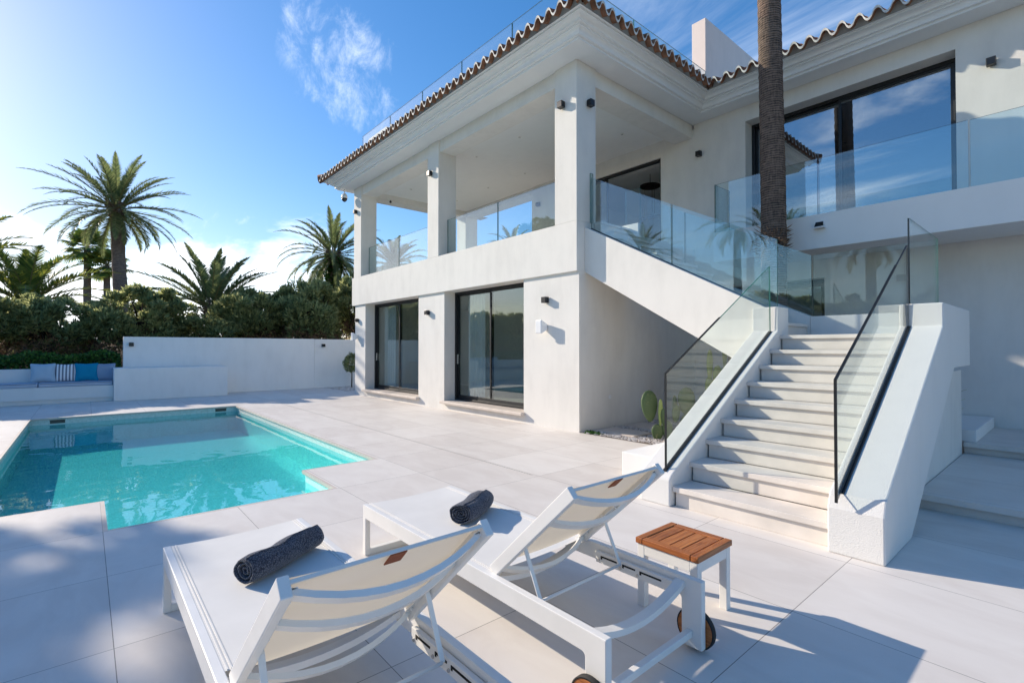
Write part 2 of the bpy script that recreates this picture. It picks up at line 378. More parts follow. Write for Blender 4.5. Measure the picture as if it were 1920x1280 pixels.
def wall_open(mb, axis, t0, t1, a0, a1, z0, z1, ops, mi=0):
    """wall slab with rectangular openings; axis 'y': thickness t0..t1 in Y, spans a in X"""
    def P(a, t, z): return (a,t,z) if axis == 'y' else (t,a,z)
    xs = sorted({a0, a1, *[o[0] for o in ops], *[o[1] for o in ops]}); zs = sorted({z0, z1, *[o[2] for o in ops], *[o[3] for o in ops]})
    def inside(x, z): return any(o[0] < x < o[1] and o[2] < z < o[3] for o in ops) or not (a0 < x < a1 and z0 < z < z1)
    for i in range(len(xs)-1):
        for j in range(len(zs)-1):
            x, X, z, Z = xs[i], xs[i+1], zs[j], zs[j+1]
            if inside((x+X)/2, (z+Z)/2): continue
            mb.quad(P(x,t0,z), P(X,t0,z), P(X,t0,Z), P(x,t0,Z), mi); mb.quad(P(X,t1,z), P(x,t1,z), P(x,t1,Z), P(X,t1,Z), mi)
            if inside(x-.001, (z+Z)/2): mb.quad(P(x,t0,z), P(x,t0,Z), P(x,t1,Z), P(x,t1,z), mi)
            if inside(X+.001, (z+Z)/2): mb.quad(P(X,t0,z), P(X,t1,z), P(X,t1,Z), P(X,t0,Z), mi)
            if inside((x+X)/2, z-.001): mb.quad(P(x,t0,z), P(x,t1,z), P(X,t1,z), P(X,t0,z), mi)
            if inside((x+X)/2, Z+.001): mb.quad(P(x,t0,Z), P(X,t0,Z), P(X,t1,Z), P(x,t1,Z), mi)
    return mb

def glass_panel(name, poly, axis, a, b, parent, mat='glass', edge='glass_edge', dark=()):
    """poly outline in the pane's plane; edges listed in dark get a thin dark strip"""
    def P(p, q, t): return (t,p,q) if axis == 'x' else (p,t,q)
    mb = MB(); n = len(poly)
    v = [P(p,q,a) for p,q in poly] + [P(p,q,b) for p,q in poly]
    mb.add(v, [tuple(range(n)), tuple(range(2*n-1,n-1,-1))], 0)
    o = 0
    for i in range(n):
        mb.f.append((i, n+i, n+(i+1)%n, (i+1)%n)); mb.m.append(2 if i in dark else 1); mb.sm.append(False)
    return mb.build(name, [mat, edge, 'glass_edge_dark'], parent)

# ------------------------------------------------------------------ setting
PX0, PX1, PXN = -15.53, -6.72, -5.62     # pool extents
PY0, PY1, PA, PB = -.95, 3.22, .13, 2.205
def rects_minus(mb, X0, X1, Y0, Y1, z, zb=None):
    # deck around the pool
    R_ = [(X0, PX0, Y0, Y1), (PX0, PX1, Y0, PY0), (PX0, PX1, PY1, Y1), (PX1, PXN, Y0, PA), (PX1, PXN, PB, Y1), (PXN, X1, Y0, Y1)]
    for a, b, c, d in R_: mb.quad((a,c,z), (b,c,z), (b,d,z), (a,d,z))
mb = MB(); DX0, DX1, DY0, DY1 = -20.5, 6, -7.5, 7.3
R_ = [(DX0, PX0, DY0, DY1), (PX0, PX1, DY0, PY0), (PX0, PX1, PY1, DY1), (PX1, PXN, DY0, PA), (PX1, PXN, PB, DY1), (PXN, DX1, DY0, DY1)]
for a, b, c, d in R_: mb.quad((a,c,0), (b,c,0), (b,d,0), (a,d,0))
mb.quad((-3.1,DY1,0), (DX1,DY1,0), (DX1,11.35,0), (-3.1,11.35,0)); mb.quad((-20.5,DY1,0), (-16.6,DY1,0), (-16.6,12.5,0), (-20.5,12.5,0))
struct(mb.build('pool_deck', 'deck'))
# coping: a 4 cm slab edge projecting 3 cm over the water
mb = MB(); e = .035
def cop(a, b, c, d): mb.box(a, b, c, d, -.045, -.004)
cop(PX0-.1, PX0+e, PY0-.1, PY1+.1); cop(PX0+e, PX1+.1-e, PY1-e, PY1+.1); cop(PX0+e, PX1-.0, PY0-.1, PY0+e)
cop(PX1-e, PX1+.1, PY0+e, PA+e); cop(PX1-e, PX1+.1, PB-e, PY1-e); cop(PX1+.1, PXN+.1, PA-.1, PA+e); cop(PX1+.1, PXN+.1, PB-e, PB+.1); cop(PXN-e, PXN+.1, PA+e, PB-e)
struct(mb.build('pool_coping', 'stone', loc=(0,0,.0035)))
# basin
mb = MB(); zb = -.66; outline = [(PX0,PY0), (PX1,PY0), (PX1,PA), (PXN,PA), (PXN,PB), (PX1,PB), (PX1,PY1), (PX0,PY1)]
for i in range(8):
    a = outline[i]; b = outline[(i+1)%8]
    mb.quad((*a,-.04), (*b,-.04), (*b,zb), (*a,zb), 0)
mb.quad((PX0,PY0,zb), (PX1,PY0,zb), (PX1,PY1,zb), (PX0,PY1,zb), 1); mb.quad((PX1,PA,zb), (PXN,PA,zb), (PXN,PB,zb), (PX1,PB,zb), 1)
# submerged entry steps in the alcove and a bench ledge along the house side
mb.box(-6.05, PXN-.002, PA+.002, PB-.002, zb, -.48, 1); mb.box(-6.45, -6.05, PA+.002, PB-.002, zb, -.57, 1)
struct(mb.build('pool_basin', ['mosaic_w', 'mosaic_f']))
mb = MB(); ZW = -.15
mb.quad((PX0,PY0,ZW), (PX1,PY0,ZW), (PX1,PY1,ZW), (PX0,PY1,ZW)); mb.quad((PX1,PA,ZW), (PXN,PA,ZW), (PXN,PB,ZW), (PX1,PB,ZW))
struct(mb.build('pool_water', 'water'))
# skimmer mouths
for k, (y, lab) in enumerate(((-.47, 'dark skimmer mouth in the pool far wall nearer the sofa'), (2.83, 'dark skimmer mouth in the pool far wall nearer the house'))):
    s = MB().box(-.02, .006, -.13, .13, -.13, -.06).box(-.02,.012,-.14,.14,-.06,-.048).build('pool_skimmer', 'skimmer', loc=(PX0, y, 0))
    tag(s, lab, 'skimmer', 'skimmers in the pool wall')
# ground ring and bed
mb = MB(); zg = -.02; B = 400
for a, b, c, d in [(-B, DX0, -B, B), (DX1, B, -B, B), (DX0, DX1, -B, DY0), (DX0, DX1, 12.5, B)]:
    mb.quad((a,c,zg), (b,c,zg), (b,d,zg), (a,d,zg))
mb.quad((-16.6,DY1,zg), (-3.1,DY1,zg), (-3.1,12.5,zg), (-16.6,12.5,zg)); mb.quad((-3.1,11.35,zg), (DX1,11.35,zg), (DX1,12.5,zg), (-3.1,12.5,zg))
struct(mb.build('ground', 'grass'))
struct(MB().add([(-6.3,7.12,.006),(-4.2,7.12,.006),(-3.15,6.2,.006),(-3.15,11.3,.006),(-6.3,11.3,.006)], [(0,1,2,3,4)]).build('planting_bed', 'soil'))
# added bank: closes the gaps under the junipers, sloped to catch sun
mb = MB(); nx, ny = 14, 50; vs = []
for i in range(nx+1):
    for j in range(ny+1):
        x = -26.2-i*1.1; y = -30+j*1.6; t = min(1,i/6); vs.append((x,y,-.03+2.0*t*t*(3-2*t)+.12*noise.noise(Vector((x*.5,y*.5,0)))*t))
mb.add(vs, [(i*(ny+1)+j,i*(ny+1)+j+1,(i+1)*(ny+1)+j+1,(i+1)*(ny+1)+j) for i in range(nx) for j in range(ny)], 0, True)
struct(mb.build('added_bank', 'litter'))
# drain line
mb = MB().box(-15.2, -4.6, 4.287, 4.299, 0, .002)
tag(mb.build('slot_drain', 'drain'), 'fine slotted drain line running through the paving beside the pool', 'drain')

# broad shaded steps at the right
for k, (y0, z0, lab) in enumerate(((6.32, .15, 'lower'), (9.2, .30, 'upper'))):
    y1 = 9.2 if k == 0 else 11.34
    mb = MB(); mb.box(-1.14, 6, y0, y1+(.05 if k == 0 else 0), z0-.055, z0); mb.box(-1.14, 6, y0+.07, y1+(.05 if k == 0 else 0), z0-.15, z0-.055)
    struct(mb.build('terrace_step', 'deck'))
k = MB().box(-1.5, -1.02, 9.32, 11.3, .30, .47).build('garden_kerb', 'plaster_smooth', bevel=.01)
tag(k, 'low white kerb block behind the stair on the upper broad step', 'kerb')
# thin plant behind the stair
mb = MB()
for i in range(4):
    a = random.uniform(-1, 1); h = .10+.14*i
    mb.tube([(0,0,.0), (.05*a,.02,h*.8), (.12+.02*i, .03*a, h)], [.006,.005,.002], 4)
tag(mb.build('wispy_plant', 'juniper', loc=(-1.36, 9.9, .47)), 'thin dark stems of a plant peeking out behind the stair', 'plant')

# ------------------------------------------------------------------ villa
V = empty('villa', (0,0,0)); tag(V, 'two-storey white villa with tiled eaves, corner loggia and black framed glazing', 'villa')
XA, XB = -6.31, -16.62
mb = MB()
wall_open(mb, 'y', 7.11, 7.6, XB, XA, 0, 3.07, [(-15.8,-12.3,.16,3.07+.01), (-10.98,-7.88,.16,3.07+.01)])
wall_open(mb, 'x', XA-.35, XA-.0, 7.6, 11.35, 0, 3.07, []); wall_open(mb, 'x', XB, XB+.3, 7.6, 11.95, 0, 3.07, [])
mb.build('ground_floor_wall', 'plaster', V)
# seamless rear part of the lower storey
mb = MB(); mb.quad((XA-.36,11.2,.17), (XB+.31,11.2,.17), (XB+.31,11.2,3.06), (XA-.36,11.2,3.06))
mb.box(XB+.31, XA-.36, 7.61, 11.2, .10, .165, 1)
mb.build('ground_floor_room', ['room', 'floorroom'], V)
mb = MB(); mb.box(-16.77, XA, 7.05, 12.0, 3.07, 4.03); mb.build('floor_band', 'plaster', V, bevel=.006)
for x0, x1 in ((-15.85,-12.22), (-11.03,-7.83)):
    mb = MB(); mb.box(x0, x1, 6.99, 7.105, .165, .235); mb.box(x0+.055, x1-.055, 7.105, 7.5, .165, .235)
    mb.build('window_sill', 'stone', V, bevel=.012)
# sliding doors
def sliding(x0, x1, z0, z1, y, split, mat, handle=True, name='sliding_door', th=.055, parent=V, mats='black'):
    fr = MB(); t = th
    fr.box(x0, x1, y-.02, y+.1, z1-t, z1); fr.box(x0, x1, y-.02, y+.1, z0, z0+t); fr.box(x0, x0+t, y-.02, y+.1, z0+t, z1-t); fr.box(x1-t, x1, y-.02, y+.1, z0+t, z1-t)
    d = fr.build(name, mats, parent, bevel=.003)
    for k, (a, b) in enumerate(((x0+t, split+.03), (split-.03, x1-t))):
        yy = y+.045 if k == 0 else y+.0
        s = MB(); u = .05 if k == 0 else .045
        s.box(a, b, yy, yy+.04, z1-t-u, z1-t); s.box(a, b, yy, yy+.04, z0+t, z0+t+.08); s.box(a, a+u, yy, yy+.04, z0+t+.08, z1-t-u); s.box(b-u, b, yy, yy+.04, z0+t+.08, z1-t-u)
        s.build('sash', mats, d, bevel=.002)
        g = MB(); g.box(a+u, b-u, yy+.015, yy+.025, z0+t+.08, z1-t-u); g.build('glass_pane', mat, d)
    if handle:
        h = MB(); h.box(x0+t+.015, x0+t+.035, y+.0, y+.042, z0+.95, z0+1.2).box(x0+t+.03, x0+t+.09, y-.005, y+.012, z0+1.17, z0+1.2)
        h.build('handle', 'steel', d, bevel=.003)
    return d
d = sliding(-15.8, -12.3, .235, 3.07, 7.46, -14.08, 'winglass')
d = sliding(-10.98, -7.88, .235, 3.07, 7.46, -9.47, 'winglass')
# columns of the loggia
for x0, x1, y0, y1 in ((-6.89,XA,7.05,7.61), (-11.73,-11.18,7.05,7.61), (-16.62,-16.04,7.05,7.61), (-16.6,-16.0,11.35,11.92)):
    MB().box(x0, x1, y0, y1, 4.03, 7.11).build('column', 'plaster', V, bevel=.006)
for b_ in ((-11.18,-6.89,7.09,7.58), (-16.04,-11.73,7.09,7.58)): MB().box(*b_, 6.8, 7.108).build('beam', 'plaster', V)
MB().box(-6.86, XA-.04, 7.61, 11.35, 6.79, 7.108).build('beam', 'plaster', V)
MB().box(-16.57, -16.05, 7.61, 11.35, 6.79, 7.108).build('beam', 'plaster', V)
MB().box(-16.0, -12.17, 11.38, 11.9, 6.79, 7.108).build('beam', 'plaster', V)
MB().box(-16.05, -6.86, 7.58, 11.95, 7.0, 7.12).build('ceiling', 'plaster_smooth', V)
MB().box(-16.04, -6.87, 7.62, 11.34, 4.03, 4.045).build('loggia_floor', 'deck', V)
# main block walls
mb = MB(); wall_open(mb, 'y', 11.35, 11.8, -6.31, 6, .0, 7.108, [(-5.05,-1.45,4.03,6.76), (-5.6,-3.48,.3,3.03)])
wall_open(mb, 'y', 11.352, 11.8, -12.17, -6.312, 4.03, 7.0, [(-10.9,-7.24,4.03,6.57)]); wall_open(mb, 'x', -12.17, -11.9, 11.8, 19, 4.03, 7.108, [])
mb.build('main_wall', 'plaster', V)
mb = MB()   # rooms behind the glazing
def room(x0, x1, y0, y1, z0, z1):
    mb.quad((x0,y1,z0), (x1,y1,z0), (x1,y1,z1), (x0,y1,z1), 0); mb.quad((x0,y0,z0), (x0,y1,z0), (x0,y1,z1), (x0,y0,z1), 0); mb.quad((x1,y1,z0), (x1,y0,z0), (x1,y0,z1), (x1,y1,z1), 0)
    mb.quad((x0,y0,z1), (x0,y1,z1), (x1,y1,z1), (x1,y0,z1), 0); mb.quad((x0,y0,z0), (x1,y0,z0), (x1,y1,z0), (x0,y1,z0), 1)
room(-11.85, -5.9, 11.81, 17, 4.04, 6.9); room(-5.8, -.9, 11.9, 16, 4.04, 6.9); room(-6.2, -2.9, 11.81, 15, .31, 3.2)
mb.box(-10.6, -10.5, 15.2, 15.3, 4.04, 6.3, 2); mb.box(-9.2, -9.1, 15.2, 15.3, 4.04, 6.3, 2); mb.box(-10.5, -9.2, 15.2, 15.3, 6.2, 6.3, 2)
mb.build('interior_room', ['room', 'floorroom', 'black'], V)
sliding(-5.05, -1.45, 4.03, 6.76, 11.70, -3.28, 'winglass_up', False, 'upper_window', .07)
fr = sliding(-10.9, -7.24, 4.05, 6.57, 11.42, -9.1, 'glass', False, 'loggia_door', .06)
kk = kids(fr)
for o in kk:
    if o.name.startswith(('sash', 'glass_pane')) and max(v.co.x for v in o.data.vertices) > -7.6: bpy.data.objects.remove(o)
sliding(-5.6, -3.48, .3, 3.03, 11.62, -4.5, 'winglass', False, 'lower_window', .1)
# right-hand terrace slab and glass
mb = MB(); mb.prism([(-5.15,10.05), (6,10.16), (6,11.345), (-5.15,11.345)], 'z', 3.41, 4.03); mb.build('terrace_slab', 'plaster_smooth', V, bevel=.005)
for a, b in ((-5.15,-3.2), (-3.18,-1.16), (-1.14,.9), (.92,3)):
    y = 10.1+(a+5.15)*.01; glass_panel('balustrade_glass', [(a,3.98), (b,3.98), (b,5.06), (a,5.06)], 'y', y, y+.017, V, 'glass_refl', 'glass_edge_dark')
glass_panel('balustrade_glass', [(10.13,4.0), (10.75,4.0), (10.75,5.06), (10.13,5.06)], 'x', -5.15, -5.133, V, 'glass_refl')
# loggia balustrade
for a, b in ((-16.03,-13.9), (-13.88,-11.74), (-11.17,-9.05), (-9.03,-6.9)):
    glass_panel('balustrade_glass', [(a,4.03), (b,4.03), (b,5.03), (a,5.03)], 'y', 7.33, 7.35, V, 'glass_refl', 'glass_edge')
glass_panel('balustrade_glass', [(7.62,4.03), (11.3,4.03), (11.3,5.03), (7.62,5.03)], 'x', -16.32, -16.30, V, 'glass_refl')
glass_panel('balustrade_glass', [(-15.98,4.03), (-12.2,4.03), (-12.2,5.03), (-15.98,5.03)], 'y', 11.6, 11.62, V, 'glass_refl')
# cornice sweep
W = [(-16.62,12.9), (-16.62,7.05), (-6.31,7.05), (-6.31,11.35), (6,11.35)]
def offset_path(o):
    return [(W[0][0]-o, W[0][1]), (W[1][0]-o, W[1][1]-o), (W[2][0]+o, W[2][1]-o), (W[3][0]+o, W[3][1]-o), (W[4][0], W[4][1]-o)]
prof = [(-.08,7.11), (.44,7.11), (.44,7.155), (.495,7.158), (.495,7.19), (.505,7.22), (.53,7.245), (.57,7.255), (.57,7.285), (.625,7.288), (.625,7.305), (.635,7.33), (.66,7.35), (.70,7.358), (.745,7.358), (.745,7.39), (.79,7.392)]
mb = MB(); rings = [[(x,y,z) for x, y in offset_path(o)] for o, z in prof]
for i in range(len(prof)-1):
    for k in range(4): mb.quad(rings[i][k], rings[i][k+1], rings[i+1][k+1], rings[i+1][k])
mb.build('cornice', 'cornice', V)
# roof tiles
EO, PITCH, ZE, SL = .93, .268, 7.475, .29
def wave(u):
    s = math.sin(2*PI*u); return .080*math.copysign(abs(s)**.72, s)
eave = offset_path(EO)
segs = [(eave[0], eave[1], 0, 1, 1.7), (eave[1], eave[2], 1, 1, 1.3), (eave[2], eave[3], 1, -1, 1.3), (eave[3], eave[4], -1, 0, 3.2)]
tiles = MB(); mort = MB()
for (a, b, c0, c1, run) in segs:
    a = Vector((*a,0)); b = Vector((*b,0)); Ls = (b-a).length; d = (b-a)/Ls; inn = Vector((-d.y, d.x, 0))
    rows = int(run/.36); NS = 10
    s0 = -run if c0 < 0 else 0; s1 = Ls+run if c1 < 0 else Ls
    n = int(round((s1-s0)/PITCH))*NS
    n0 = int(round(Ls/PITCH)); pitch = Ls/n0
    def pt(s, t, z):
        lo = t*c0 if c0 else 0; hi = Ls - t*c1 if c1 else Ls
        ss = min(max(s, lo), hi); p = a + d*ss + inn*t; return (p.x, p.y, z)
    svals = []; s = s0
    i0 = int(math.floor(s0/pitch*NS)); i1 = int(math.ceil(s1/pitch*NS))
    for r in range(rows):
        t0 = r*.36; t1 = t0+.36+.03; lift = .022
        o = len(tiles.v)
        for i in range(i0, i1+1):
            s = i*pitch/NS; w = wave(i/NS+.05)
            jit = .010*math.sin(i//NS*12.9898+r*4.1) if r == 0 else 0
            tt = t0 + (jit if t0 == 0 else 0)
            zf = ZE + SL*t0 + w + lift; zk = ZE + SL*t1 + w
            tiles.v += [pt(s,tt,zf), pt(s,t1,zk), pt(s,tt+.004,zf-.044), pt(s,t1,zk-.02)]
        for i in range(i1-i0):
            q = o+4*i
            tiles.f += [(q,q+4,q+5,q+1), (q+2,q+3,q+7,q+6), (q,q+2,q+6,q+4)]; tiles.m += [0,0,1 if r == 0 else 0]; tiles.sm += [True,True,False]
    # mortar under the first row
    for i in range(i0, i1):
        s = i*pitch/NS; s2 = (i+1)*pitch/NS
        z1 = ZE+SL*.13+wave(i/NS+.05)-.006; z2 = ZE+SL*.13+wave((i+1)/NS+.05)-.006
        mort.quad(pt(s,.13,7.385), pt(s2,.13,7.385), pt(s2,.13,z2), pt(s,.13,z1))
tiles.build('roof_tiles', ['terracotta', 'tilewhite'], V)
mort.build('eave_mortar', 'mortar', V)
# hip ridge tiles at the two outer corners
for (cx, cy, dx, dy) in ((eave[1][0], eave[1][1], 1, 1), (eave[2][0], eave[2][1], -1, 1)):
    mb = MB()
    for k in range(4):
        t = .02+k*.34; p0 = Vector((cx+dx*t, cy+dy*t, ZE+SL*t+.085)); p1 = Vector((cx+dx*(t+.36), cy+dy*(t+.36), ZE+SL*(t+.36)+.06))
        mb.tube([p0, p1], [.09,.075], 12, 0)
    mb.build('hip_tiles', 'terracotta', V)
mb = MB(); mb.box(-15.9, -6.9, 7.68, 12.5, 7.12, 7.8); mb.box(-6.9, 6, 12.6, 19, 7.12, 8.1); mb.box(-12.1,-6.9,12.5,19,7.12,7.8)
mb.build('roof_deck', 'plaster_smooth', V)
for a, b in ((-16.1,-14.5), (-14.48,-12.5), (-12.48,-10.52), (-10.5,-8.52), (-8.5,-6.66)):
    a2 = a-.45 if a == -16.1 else a
    glass_panel('roof_glass', [(a2,7.8), (b,7.8), (b,9.02), (a2,9.02)], 'y', 7.32, 7.338, V, 'glass', 'glass_edge')
glass_panel('roof_glass', [(7.34,7.8), (9.35,7.8), (9.35,9.04), (7.34,9.04)], 'x', -6.66, -6.642, V, 'glass', 'glass_edge')
glass_panel('roof_glass', [(9.37,7.8), (12.6,7.8), (12.6,9.04), (9.37,9.04)], 'x', -6.66, -6.642, V, 'glass', 'glass_edge')
MB().box(-16.55, -15.2, 7.55, 7.75, 7.6, 8.99).build('glass_reflection_block', 'plaster_smooth', V)  # added white block standing in for the bright reflection in the roof glass
mb = MB(); mb.box(-7.42, -7.0, 13.27, 17.5, 7.5, 10.98); mb.box(-7.3, -7.02, 12.3, 13.265, 7.5, 9.27)
mb.build('roof_parapet_wall', 'bounce_pink', V, bevel=.01)

# ------------------------------------------------------------------ outdoor staircase
ST = empty('outdoor_staircase', (-2.05, 4.5, 0)); tag(ST, 'white outdoor staircase with pale stone treads and frameless glass sides', 'staircase')
def stp(mb, name, mats, **k):
    o = mb.build(name, mats, None, **k); o.parent = ST; o.matrix_parent_inverse = Matrix.Translation((2.05, -4.5, 0)); return o
SXL, SXR = -2.77, -1.36
for k in range(9):
    y = 4.52+.34*k; z = .20+.197*k
    last = k == 8
    mb = MB(); y1 = 8.4 if last else y+.36
    x0 = SXL if k else SXL+.004
    mb.box(x0, SXR, y, y1, z-.05, z, 0); mb.box(x0+.02, SXR-.001, y+.035, y1, z-.197 if k else 0.0, z-.05, 0)
    stp(mb, 'step', 'stone_edge', bevel=.004)
# upper flight: rises towards -X
for k in range(12):
    x = -2.80-.30*k; z = 1.776+.188*(k+1)
    if k == 11: z = 4.045
    mb = MB(); x1 = -6.30 if k == 11 else x-.32
    mb.box(x1, x, 7.552, 8.398, z-.045, z); mb.box(x1, x-.03, 7.552, 8.398, z-.19, z-.045)
    stp(mb, 'step', 'stone_edge', bevel=.004)
# side walls of lower flight
def zl(y): return .351+.569*(y-4.587)
mb = MB(); mb.prism([(4.48,0), (4.48,.27), (4.52,zl(4.52)), (7.2,zl(7.2)), (7.2,2.17), (7.552,2.17), (7.552,0)], 'x', -3.12, SXL)
stp(mb, 'side_wall', 'plaster_rough', bevel=.012)
def zr(y): return .414+.597*(y-4.42)
mb = MB(); mb.prism([(4.45,0), (4.45,.35), (4.50,zr(4.50)), (6.8,zr(6.8)), (6.8,2.08), (8.53,2.08), (8.53,1.38), (7.41,1.38), (5.28,0)], 'x', SXR, -.985)
stp(mb, 'side_wall', 'plaster_rough', bevel=.012)
mb = MB(); mb.prism([(5.2,0), (7.3,1.3), (9.15,1.3), (9.15,0)], 'x', SXR+.0, -1.15); stp(mb, 'base_wall', 'plaster')
mb = MB(); mb.box(SXL, SXR-.0, 7.4, 8.4, 0, 1.57); mb.box(-2.77, SXR-.002, 8.4, 8.6, 0, 2.085); stp(mb, 'landing_wall', 'plaster')
# stringer of upper flight
def zb_(x): return 3.06-.562*(x+6.31)
def zt_(x): return 3.93-.530*(x+6.31)
mb = MB(); mb.prism([(XA+.002,zb_(XA)), (-2.775,zb_(-2.775)), (-2.775,2.17), (-2.955,2.17), (XA+.002,zt_(XA))], 'y', 7.27, 7.55); stp(mb, 'stringer', 'plaster', bevel=.008)
mb = MB(); mb.prism([(XA+.002,zb_(XA)), (-2.775,zb_(-2.775)), (-2.775,1.70), (XA+.002,3.80)], 'y', 7.553, 8.397); stp(mb, 'flight_soffit', 'plaster')
mb = MB(); mb.prism([(XA+.002,zb_(XA)), (-2.775,zb_(-2.775)), (-2.775,2.085), (-5.88,3.51), (-5.88,4.12), (XA+.002,4.12)], 'y', 8.4, 8.6); stp(mb, 'inner_parapet', 'plaster')
def stg(poly, axis, a, b, mat='glass', edge='glass_edge', dark=()):
    o = glass_panel('glass_panel', poly, axis, a, b, None, mat, edge, dark); o.parent = ST; o.matrix_parent_inverse = Matrix.Translation((2.05,-4.5,0)); return o
g1 = stg([(4.575,.352), (7.175,1.83), (7.165,2.73), (4.575,1.33)], 'x', -2.878, -2.861, edge='glass_edge', dark=(0,3))
g2 = stg([(4.40,.42), (6.79,1.84), (6.77,2.72), (4.40,1.35)], 'x', -1.289, -1.272, edge='glass_edge_dark', dark=(0,3))
def chan(pts, w, h, parent):
    mb = MB()
    for p, q in zip(pts, pts[1:]): mb.beam(p, q, w, h)
    o = mb.build('edge_channel', 'black', None); o.parent = parent; return o
chan([(-2.87,4.545,zl(4.545)-.001), (-2.87,7.18,zl(7.18)-.001)], .045, .022, g1); chan([(-1.28,4.50,zr(4.5)-.003), (-1.28,6.8,zr(6.8)-.003)], .05, .022, g2)
# black front edge trims
for g, x, y, z0, z1, ys, zs in ((g1,-2.87,4.572,.35,1.335,7.165,2.735), (g2,-1.28,4.397,.41,1.355,6.77,2.725)):
    mb = MB(); mb.beam((x,y,z0), (x,y,z1), .02, .012, up=(0,1,0))
    ye = y+(ys-y)*(.45 if g is g1 else .8); ze = z1+(zs-z1)*(.45 if g is g1 else .8); mb.beam((x,y,z1), (x,ye,ze), .02, .012)
    o = mb.build('edge_trim', 'black', None); o.parent = g
mb = MB(); mb.beam((-1.305,6.79,1.84), (-1.305,6.79,2.085), .03, .012, up=(0,1,0)); o = mb.build('edge_trim', 'black', None); o.parent = g2
stg([(6.86,2.08), (8.45,2.08), (8.45,3.03), (6.86,3.03)], 'x', -1.289, -1.272, dark=(3,))
# upper flight outer glass
def zg0(x): return 2.10-.535*(x+2.88)
def zg1(x): return 3.14-.519*(x+2.86)
u1 = stg([(-6.25,zg0(-6.25)), (-4.53,zg0(-4.53)), (-4.53,zg1(-4.53)), (-6.25,zg1(-6.25))], 'y', 7.4, 7.417, 'glass_refl', dark=(0,))
u2 = stg([(-4.51,zg0(-4.51)), (-2.86,2.10), (-2.86,3.14), (-4.51,zg1(-4.51))], 'y', 7.4, 7.417, 'glass_refl', dark=(0,))
mb = MB(); mb.beam((-6.25,7.41,zt_(-6.25)+.004), (-2.95,7.41,2.152), .04, .03); o = mb.build('edge_channel', 'black', None); o.parent = u1
stg([(7.42,4.03), (7.5,4.03), (7.5,5.0), (7.42,5.0)], 'x', -6.30, -6.285)
# inner glass
stg([(-4.9,zt_(0)*0+2.085+.459*(4.9-2.775)), (-2.78,2.085), (-2.78,3.03), (-4.9,4.14)], 'y', 8.49, 8.507, 'glass_refl')
stg([(-5.88,3.51), (-4.92,3.069), (-4.92,4.15), (-5.88,4.66)], 'y', 8.49, 8.507, 'glass_refl')
stg([(-6.25,4.12), (-5.9,4.12), (-5.9,4.85), (-6.25,4.85)], 'y', 8.49, 8.507, 'glass_refl')
stg([(-2.76,2.085), (-1.30,2.085), (-1.30,3.03), (-2.76,3.03)], 'y', 8.49, 8.507, 'glass')
# kerb box beside the stair
k = MB().box(-3.86, -3.122, 5.15, 6.9, 0, .30).build('planter_kerb', 'plaster_smooth', bevel=.012)
tag(k, 'low white planter kerb beside the foot of the stair', 'kerb')

# ------------------------------------------------------------------ garden walls and sofa bench
mb = MB(); mb.box(-20.55, -20.3, .93, 6.98, 0, 1.97); mb.box(-20.55, -20.32, 6.99, 13.5, 0, 1.96)
tag(mb.build('garden_wall', 'plaster_bright', bevel=.006), 'tall white garden wall behind the low box wall', 'wall')
tag(MB().box(-20.29, -19.2, .66, 3.70, 0, .985).build('low_wall', 'plaster_bright', bevel=.008), 'low white box wall beside the built-in sofa', 'wall')
BN = empty('built_in_sofa', (-19.8, -2, 0)); tag(BN, 'white masonry sofa bench with long blue-grey seat cushions', 'bench')
def bn(mb, name, mats, **k):
    o = mb.build(name, mats, None, **k); o.parent = BN; o.matrix_parent_inverse = Matrix.Translation((19.8, 2, 0)); return o
mb = MB(); mb.box(-20.3, -19.4, -7, .655, .12, .48); mb.box(-20.3, -19.46, -7, .655, 0, .12); bn(mb, 'seat_base', 'plaster_smooth', bevel=.006)
bn(MB().box(-20.55, -20.3, -7, .655, 0, .98), 'backrest_wall', 'plaster_smooth', bevel=.006)
for y0, y1 in ((-1.0,.645), (-3.2,-1.02), (-5.4,-3.22)):
    bn(MB().box(-20.28, -19.42, y0, y1, .482, .60), 'seat_cushion', 'cushion', bevel=.03, seg=3)
    bn(MB().box(-19.423, -19.414, y0+.03, y1-.03, .578, .588), 'piping', 'piping')
def pillow(name, w, mat, loc, rz, tilt, label):
    n = 12; mb = MB(); vs = []; 
    for sgn in (1, -1):
        for i in range(n+1):
            for j in range(n+1):
                u = i/n*2-1; v = j/n*2-1
                e = (1-abs(u)**2.6)*(1-abs(v)**2.6); th = .5*w*.32*max(e,0)**.55
                pin = 1-.11*(1-u*u)*(.25+.75*v*v) if 0 else 1-.10*(1-abs(v))**.8; pin2 = 1-.10*(1-abs(u))**.8
                x = sgn*th + random.uniform(-.003,.003)
                vs.append((x, u*w/2*pin, v*w/2*pin2))
    o = (n+1)**2; fs = []
    for i in range(n):
        for j in range(n):
            a = i*(n+1)+j; fs.append((a,a+1,a+n+2,a+n+1)); fs.append((o+a,o+a+n+1,o+a+n+2,o+a+1))
    mb.add(vs, fs, 0, True); ob = mb.build(name, mat, sub=1)
    ob.location = loc; ob.rotation_euler = (0, tilt, rz); tag(ob, label, 'cushion', 'scatter cushions on the built-in sofa'); return ob
pillow('throw_pillow', .56, 'bluepale', (-19.94,-.93,.885), .06, R(-17), 'pale blue scatter cushion at the left end of the row on the sofa')
pillow('throw_pillow', .54, 'stripe', (-19.98,-.44,.87), -.05, R(-15), 'grey and white striped scatter cushion on the sofa')
pillow('throw_pillow', .56, 'teal', (-19.93,.04,.875), .05, R(-16), 'bright teal scatter cushion on the sofa')
